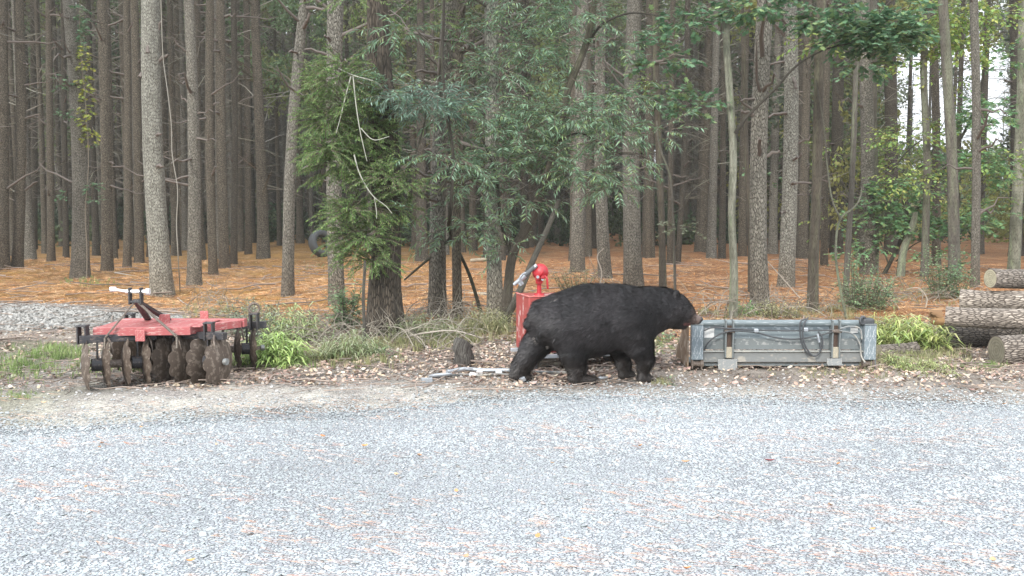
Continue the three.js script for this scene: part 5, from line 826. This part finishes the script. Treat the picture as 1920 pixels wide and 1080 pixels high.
    const lock = h % 6 === 0 && face < 0.3 && P.y > 0.1; fur.leaf(P, dir, Nn, (lock ? L * 1.1 : L) * lerp(1, 0.6, sstep(0.7, 0.86, P.y)), lock ? 0.014 : 0.0065, c.map((x) => x * bright), 2);
  }
  mesh('fur', fur.geo(), std({ vertexColors: true, roughness: 0.55, side: THREE.DoubleSide }), g);
  let mb = new MB(); mb.add(new THREE.SphereGeometry(0.026, 14, 10), M4(V(0.93, 0.568, 0), [0, 0, -0.4], [0.8, 0.85, 1.15])); mb.build('nose', std({ color: lin(0.012, 0.011, 0.012), roughness: 0.35 }), g);
  for (const s of [-1, 1]) { mb = new MB(); mb.add(new THREE.SphereGeometry(0.0125, 12, 10), M4(V(0.772, 0.668, s * 0.088))); mb.build('eye', std({ color: lin(0.008, 0.006, 0.005), roughness: 0.15 }), g); }
  mb = new MB(); mb.add(new RoundedBoxGeometry(0.085, 0.014, 0.05, 2, 0.006), M4(V(0.775, 0.525, 0.0), [0, 0, -0.3])); mb.build('tongue', std({ color: lin(0.30, 0.10, 0.09), roughness: 0.5 }), g);
  // claws: five on each paw
  const claw = (() => { const m = new MB(); m.tube(curve([V(0, 0.012, 0), V(0.022, 0.012, 0), V(0.042, -0.006, 0)], 6), [0.006, 0.0015], 6); return m.geo(); })(), cm = std({ color: lin(0.07, 0.06, 0.05), roughness: 0.5 });
  for (const [x, z] of [[-0.075, 0.15], [0.445, 0.115], [-0.655, -0.09], [0.325, -0.115]]) for (let k = -2; k <= 2; k++) { const c = mesh('claw', claw, cm, g); c.position.set(x - Math.abs(k) * 0.006, 0.03, z + k * 0.016); c.rotation.y = -k * 0.12; }
  // pale scars where the coat is rubbed
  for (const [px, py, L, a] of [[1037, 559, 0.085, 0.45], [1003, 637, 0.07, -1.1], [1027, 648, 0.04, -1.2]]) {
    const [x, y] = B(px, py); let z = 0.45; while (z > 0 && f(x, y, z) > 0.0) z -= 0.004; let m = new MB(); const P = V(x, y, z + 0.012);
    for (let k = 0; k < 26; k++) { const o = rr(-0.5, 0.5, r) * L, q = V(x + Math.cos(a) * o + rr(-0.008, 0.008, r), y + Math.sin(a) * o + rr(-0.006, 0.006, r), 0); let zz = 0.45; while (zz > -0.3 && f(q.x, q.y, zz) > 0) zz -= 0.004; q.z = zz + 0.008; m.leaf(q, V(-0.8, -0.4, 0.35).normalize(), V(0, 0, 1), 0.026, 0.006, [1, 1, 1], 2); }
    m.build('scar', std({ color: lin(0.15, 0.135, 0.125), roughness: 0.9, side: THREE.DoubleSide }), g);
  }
}
// ---------------------------------------------------------------- verge plants
{
  const r = rngOf(88);
  function canes(name, label, px, py, w, h, n, o = {}) { // a clump of long arching blades
    n = Math.round(n * 1.5); w *= 1.1; const b = gp(px, py), d = -b.z, g = thing(name, label, o.cat || 'plant', b, 0, o.group), lf = new MB(), st = new MB(), k = mpp(d), cols = (o.cols || [[0.19, 0.25, 0.075], [0.26, 0.32, 0.10], [0.14, 0.20, 0.06], [0.32, 0.33, 0.14]]).map((c) => c.map((x) => x * 1.5));
    for (let i = 0; i < n; i++) {
      const x = rr(-w / 2, w / 2, r) * k, z = rr(-0.25, 0.25, r), H = h * k * rr(0.45, 1.05, r) * (1 - 0.4 * Math.abs(x / (w / 2 * k))), lean = V(rr(-0.35, 0.35, r), 1, rr(-0.3, 0.3, r)), p0 = V(x, hgt(b.x + x, b.z + z) - b.y - 0.01, z), p1 = p0.clone().addScaledVector(lean, H);
      st.tube([p0, p0.clone().lerp(p1, 0.5), p1], [0.004, 0.002], 3, { col: vary([0.17, 0.18, 0.08], 0.3, r), cap: false });
      const m = o.per || 7; for (let q = 0; q < m; q++) { const t = 0.25 + 0.75 * q / m, a = r() * 6.28, L = (o.L || 0.2) * rr(0.6, 1.3, r) * rr(0.6, 1.2, r), p = p0.clone().lerp(p1, t), dr = V(Math.cos(a), rr(-0.1, 0.7, r), Math.sin(a)).normalize(), c = vary(cols[Math.floor(r() * cols.length)], 0.25, r), mid = p.clone().addScaledVector(dr, L * 0.55), d2 = dr.clone().add(V(0, -0.8, 0)).normalize(), s = dr.clone().cross(up).normalize().multiplyScalar((o.W || 0.013) * rr(0.6, 1.3, r) / 2), a0 = lf.v(p.x, p.y, p.z, 0, 0, c), e = mid.clone().addScaledVector(d2, L * 0.5), l0 = lf.v(mid.x + s.x, mid.y, mid.z + s.z, 0, 0, c), r0 = lf.v(mid.x - s.x, mid.y, mid.z - s.z, 0, 0, c), t0 = lf.v(e.x, e.y, e.z, 0, 0, c); lf.i.push(a0, r0, l0, l0, r0, t0); }
    }
    lf.build('leaves', mLeaf, g); tag(st.build('stems', mTwig, g), null, null, null, 'stuff'); return g;
  }
  function weed(name, label, px, py, w, h, n, kind, o = {}) { // a leafy weed: several stems with broad or small leaves
    n = Math.round(n * 1.8); const b = gp(px, py), d = -b.z, g = thing(name, label, o.cat || 'plant', b, 0, o.group), lf = new MB(), st = new MB(), k = mpp(d); kind = { ...kind, cols: kind.cols.map((c) => c.map((x) => x * 1.9)) };
    for (let i = 0; i < n; i++) { const x = rr(-w / 2, w / 2, r) * k, z = rr(-0.2, 0.2, r), H = h * k * rr(0.5, 1.05, r), p0 = V(x * 0.5, -0.02, z * 0.5); const pts = twig(lf, st, p0, V(x * 0.9 + rr(-0.1, 0.1, r), H, z), H, Math.round(H / 0.028), kind.L, kind.W, kind.cols, r, { kind: kind.kind, droop: 0.03, stem: 0.006, hang: 0 }); if (H > 0.3) for (let q = 1; q < 4; q++) twig(lf, st, pts[q], rdir(r, 0, 0.6), H * 0.35, 7, kind.L, kind.W, kind.cols, r, { kind: kind.kind, droop: 0.08 }); }
    lf.build('leaves', mLeaf, g); tag(st.build('stems', mTwig, g), null, null, null, 'stuff'); return g;
  }
  const small = { L: 0.055, W: 0.028, kind: 0, cols: [[0.11, 0.165, 0.085], [0.15, 0.21, 0.11], [0.085, 0.135, 0.075]] }, grey = { L: 0.05, W: 0.02, kind: 0, cols: [[0.15, 0.185, 0.135], [0.19, 0.22, 0.16], [0.10, 0.135, 0.085]] }, olive = { L: 0.05, W: 0.016, kind: 0, cols: [[0.20, 0.20, 0.10], [0.25, 0.24, 0.13], [0.15, 0.16, 0.08]] };
  canes('cane_grass', 'bright green arching grass clump close to the right of the harrow', 513, 684, 74, 78, 60, { cat: 'grass clump', W: 0.022, L: 0.25, cols: [[0.26, 0.36, 0.11], [0.34, 0.43, 0.15], [0.19, 0.27, 0.08]] });
  canes('cane_grass', 'pale green arching grass on the straw behind the bright clump', 548, 636, 90, 72, 50, { cat: 'grass clump', W: 0.02, L: 0.25, cols: [[0.28, 0.34, 0.15], [0.35, 0.39, 0.2], [0.2, 0.27, 0.1]] });
  canes('cane_grass', 'tall bright cane grass between the bucket and the log pile', 1700, 656, 112, 74, 100, { cat: 'grass clump', W: 0.024, L: 0.27, cols: [[0.26, 0.33, 0.09], [0.34, 0.39, 0.13], [0.18, 0.25, 0.07], [0.4, 0.41, 0.18]] });
  canes('cane_grass', 'yellow cane grass close behind the right end of the bucket', 1655, 652, 50, 90, 40, { cat: 'grass clump', cols: [[0.26, 0.28, 0.07], [0.2, 0.24, 0.08], [0.32, 0.31, 0.12]] });
  canes('cane_grass', 'loose grass with bent blades at the right foot of the cedar', 795, 640, 110, 60, 60, { cat: 'grass clump', cols: [[0.2, 0.24, 0.12], [0.15, 0.2, 0.09], [0.27, 0.27, 0.17]] });
  canes('cane_grass', 'dry pale grass at the foot of the willow oak left of the tank', 915, 628, 70, 66, 50, { cat: 'grass clump', cols: [[0.26, 0.25, 0.13], [0.2, 0.22, 0.1], [0.32, 0.29, 0.18]] });
  canes('cane_grass', 'low grass tangle at the left foot of the cedar', 655, 672, 100, 56, 60, { cat: 'grass clump', cols: [[0.2, 0.23, 0.12], [0.14, 0.19, 0.08], [0.26, 0.27, 0.17]] });
  canes('cane_grass', 'sparse yellow grass under the splintered log', 1745, 700, 60, 30, 22, { cat: 'grass clump', L: 0.1, cols: [[0.3, 0.31, 0.14], [0.22, 0.26, 0.1]] });
  canes('cane_grass', 'small yellow green tuft before the right end of the bucket', 1690, 690, 34, 30, 18, { cat: 'grass clump', L: 0.12 });
  weed('leafy_weed', 'tall blue green weed standing behind the right end of the harrow', 482, 650, 46, 112, 12, grey);
  weed('leafy_weed', 'grey green bushy weed behind the harrow clamp', 452, 632, 50, 66, 10, grey);
  weed('leafy_weed', 'upright green weed close to the left of the cedar', 650, 622, 56, 108, 16, { ...small, L: 0.065 });
  weed('leafy_weed', 'tall thin green shoots behind the right end of the bucket', 1612, 590, 70, 120, 12, small);
  weed('leafy_weed', 'tall leafy green shoots between the cane grass and the logs', 1762, 560, 60, 110, 12, small);
  weed('leafy_weed', 'low broad leaved weeds along the litter below the cedar', 700, 668, 130, 34, 16, { ...small, L: 0.06, W: 0.036 });
  weed('leafy_weed', 'sparse yellow weed on the straw left of the slim leaning pine', 505, 600, 50, 40, 8, olive);
  weed('leafy_weed', 'yellow olive bush above the bear back', 1085, 560, 100, 62, 22, olive);
  weed('leafy_weed', 'low green weed under the bear chin', 1255, 640, 46, 28, 10, { ...small, L: 0.06 });
  weed('leafy_weed', 'bright green leafy shoot over the bucket left part', 1402, 592, 40, 34, 8, { L: 0.07, W: 0.04, kind: 1, cols: [[0.14, 0.28, 0.09], [0.18, 0.34, 0.12]] });
  weed('leafy_weed', 'olive brush at the foot of the thick grey pine', 1450, 600, 90, 48, 16, olive);
  weed('leafy_weed', 'scrubby growth at the foot of the leafy maple', 1625, 580, 90, 70, 20, small);
  weed('leafy_weed', 'green weed climbing beside the log pile', 1790, 560, 60, 60, 14, small);
  weed('leafy_weed', 'small green plant growing before the splintered log', 1850, 640, 60, 60, 8, { ...small, L: 0.06, W: 0.04 });
  weed('leafy_weed', 'low olive weed below the slim leaning pine', 590, 610, 60, 36, 8, olive);
  weed('leafy_weed', 'weed sprig by the bear front paw', 1250, 720, 24, 26, 4, grey);
  // grass too fine to count
  const blade = (() => { const mb = new MB(), q = rngOf(4); for (let i = 0; i < 9; i++) { const a = q() * 6.28, l = rr(0.2, 0.7, q), H = rr(0.5, 1.1, q), b = V(rr(-0.25, 0.25, q), 0, rr(-0.25, 0.25, q)), m = b.clone().add(V(Math.cos(a) * l * 0.3, H * 0.6, Math.sin(a) * l * 0.3)), e = b.clone().add(V(Math.cos(a) * l, H, Math.sin(a) * l)), s = V(-Math.sin(a), 0, Math.cos(a)).multiplyScalar(0.035); const i0 = mb.v(b.x - s.x, 0, b.z - s.z), i1 = mb.v(b.x + s.x, 0, b.z + s.z), i2 = mb.v(m.x - s.x * 0.8, m.y, m.z - s.z * 0.8), i3 = mb.v(m.x + s.x * 0.8, m.y, m.z + s.z * 0.8), i4 = mb.v(e.x, e.y, e.z); mb.i.push(i0, i1, i2, i1, i3, i2, i2, i3, i4); } return mb.geo(); })();
  const L = [];
  const patch = (px, py, w, h, n, s0, s1, cols) => { n *= 2.2; cols = cols.map((c) => c.map((x) => x * 1.25)); for (let k = 0; k < n; k++) { const p = gp(px + (r() + r() - 1) * w, py + (r() + r() - 1) * h); if (-p.z < 8.1) continue; L.push({ p, e: [0, r() * 6.28, 0], s: rr(s0, s1, r), c: vary(cols[Math.floor(r() * cols.length)], 0.3, r) }); } };
  const gG = [[0.19, 0.26, 0.09], [0.25, 0.30, 0.13], [0.14, 0.2, 0.07]], gY = [[0.26, 0.26, 0.13], [0.3, 0.28, 0.17], [0.2, 0.21, 0.1]];
  patch(30, 690, 90, 36, 110, 0.03, 0.11, gG); patch(110, 665, 60, 14, 46, 0.05, 0.14, gG); patch(170, 690, 60, 24, 34, 0.03, 0.09, gG); patch(300, 690, 200, 14, 50, 0.04, 0.11, gG); patch(500, 680, 90, 16, 120, 0.04, 0.12, gG); patch(20, 745, 60, 20, 40, 0.02, 0.05, gG);
  patch(640, 665, 120, 30, 150, 0.04, 0.12, gY); patch(780, 640, 130, 26, 170, 0.05, 0.14, gY); patch(900, 625, 90, 26, 110, 0.05, 0.15, gY); patch(1480, 590, 220, 14, 190, 0.05, 0.14, gY); patch(1720, 670, 110, 26, 150, 0.04, 0.12, gY); patch(1850, 690, 60, 10, 40, 0.03, 0.07, gG); patch(1240, 650, 50, 20, 40, 0.03, 0.08, gG);
  patch(430, 585, 130, 24, 110, 0.04, 0.12, gY); patch(170, 530, 60, 10, 30, 0.05, 0.12, gG); patch(600, 500, 60, 20, 26, 0.05, 0.12, gY); patch(1240, 718, 30, 6, 14, 0.03, 0.06, gY); patch(1700, 555, 140, 26, 90, 0.05, 0.14, gY); patch(1600, 700, 200, 12, 60, 0.02, 0.06, gY); patch(270, 790, 120, 10, 0, 0.02, 0.04, gG);
  scatter('grass', 'thin green grass along the verge and by the harrow', [blade], mLeaf, L);
  const arc = (() => { const mb = new MB(); mb.tube(curve([V(-0.5, 0, 0), V(-0.25, 0.3, 0.04), V(0.1, 0.42, -0.03), V(0.42, 0.3, 0.05), V(0.6, 0.1, 0.04)], 9), [0.011, 0.004], 4, { cap: false }); mb.tube([V(0.1, 0.42, -0.03), V(0.25, 0.62, 0.05), V(0.34, 0.8, 0.0)], [0.006, 0.003], 3, { cap: false }); return mb.geo(); })(), TW = [];
  for (const [px, py, w, h, n] of [[740, 640, 200, 26, 150], [860, 606, 90, 16, 70], [600, 640, 80, 20, 50], [1440, 590, 160, 16, 130], [1620, 560, 90, 30, 90], [1130, 530, 40, 10, 30], [1750, 560, 120, 26, 60], [400, 580, 60, 14, 30]]) for (let k = 0; k < n * 0.65; k++) { const p = gp(px + (r() + r() - 1) * w, py + (r() + r() - 1) * h), q = rr(0.6, 1.3, r); TW.push({ p, e: [rr(-0.7, 0.7, r), r() * 6.28, rr(-0.3, 0.6, r)], s: V(rr(0.3, 0.9, r), rr(0.2, 0.75, r), 0.6), c: [0.23 * q, 0.205 * q, 0.165 * q] }); }
  scatter('dead_brush', 'tangle of thin grey dead twigs in the weeds along the verge', [arc], std({ color: lin(1, 1, 1), roughness: 0.95 }), TW);
  // fallen branches one can tell apart
  const dead = (label, pts, w, sub = []) => { const A = gp(...pts[0]), g = thing('fallen_branch', label, 'branch', A), lift = (q, i) => { const p = gp(q[0], q[1]); if (q[2]) { const pp = at(q[0], q[1], -A.z); return pp.sub(A); } return p.sub(A).add(V(0, w * 0.6, 0)); }; let m = new MB(); m.tube(curve(pts.map(lift), 18), [w, w * 0.4], 7, { col: [0.36, 0.32, 0.27] }); m.build('stem', mTwig, g); for (const s of sub) { m = new MB(); m.tube(curve(s.map(lift), 10), [w * 0.5, w * 0.2], 5, { col: [0.33, 0.3, 0.25] }); m.build('side_twig', mTwig, g); } };
  dead('long grey fallen branch running right from the cedar foot', [[672, 655], [740, 640], [800, 624, 1], [850, 620, 1], [905, 634, 1]], 0.014, [[[740, 640], [770, 618, 1], [800, 606, 1]]]);
  dead('grey branch lying along the litter left of the cedar', [[548, 632], [590, 632], [640, 628], [700, 640]], 0.013);
  dead('pale dead branch on the straw behind the harrow', [[333, 560], [350, 572], [372, 578], [392, 570, 1]], 0.014, [[[372, 578], [378, 556, 1], [376, 545, 1]]]);
  dead('dark branch in the litter below the cedar', [[675, 662], [720, 656], [775, 652]], 0.02);
  dead('bent dark twig standing on straw right of the maple foot', [[1735, 578], [1738, 560, 1], [1722, 540, 1], [1700, 542, 1]], 0.012, [[[1738, 560], [1752, 548, 1]]]);
  dead('grey dead twigs arching over the olive bush above the bear', [[1122, 548], [1128, 510, 1], [1120, 480, 1], [1132, 465, 1]], 0.016, [[[1126, 520], [1110, 495, 1], [1104, 478, 1]]]);
  dead('thin dark stick lying on straw left of the big pale pine', [[215, 512], [250, 518], [282, 522]], 0.02);
  dead('thin dead branch leaning at the thick grey pine', [[1500, 560], [1470, 525, 1], [1430, 480, 1], [1412, 460, 1]], 0.012);
  // the deep red leaf on the gravel
  const b = gp(1443, 875), g = thing('red_leaf', 'dark red dead leaf lying alone on the pale gravel at right', 'leaf', b), l = new THREE.Mesh(dryLeaves[0], std({ color: lin(0.16, 0.035, 0.04), roughness: 0.8, side: THREE.DoubleSide })); l.name = 'blade'; shade(l); l.scale.setScalar(0.065); l.position.y = 0.035; g.add(l);
}
renderer.render(scene, camera);
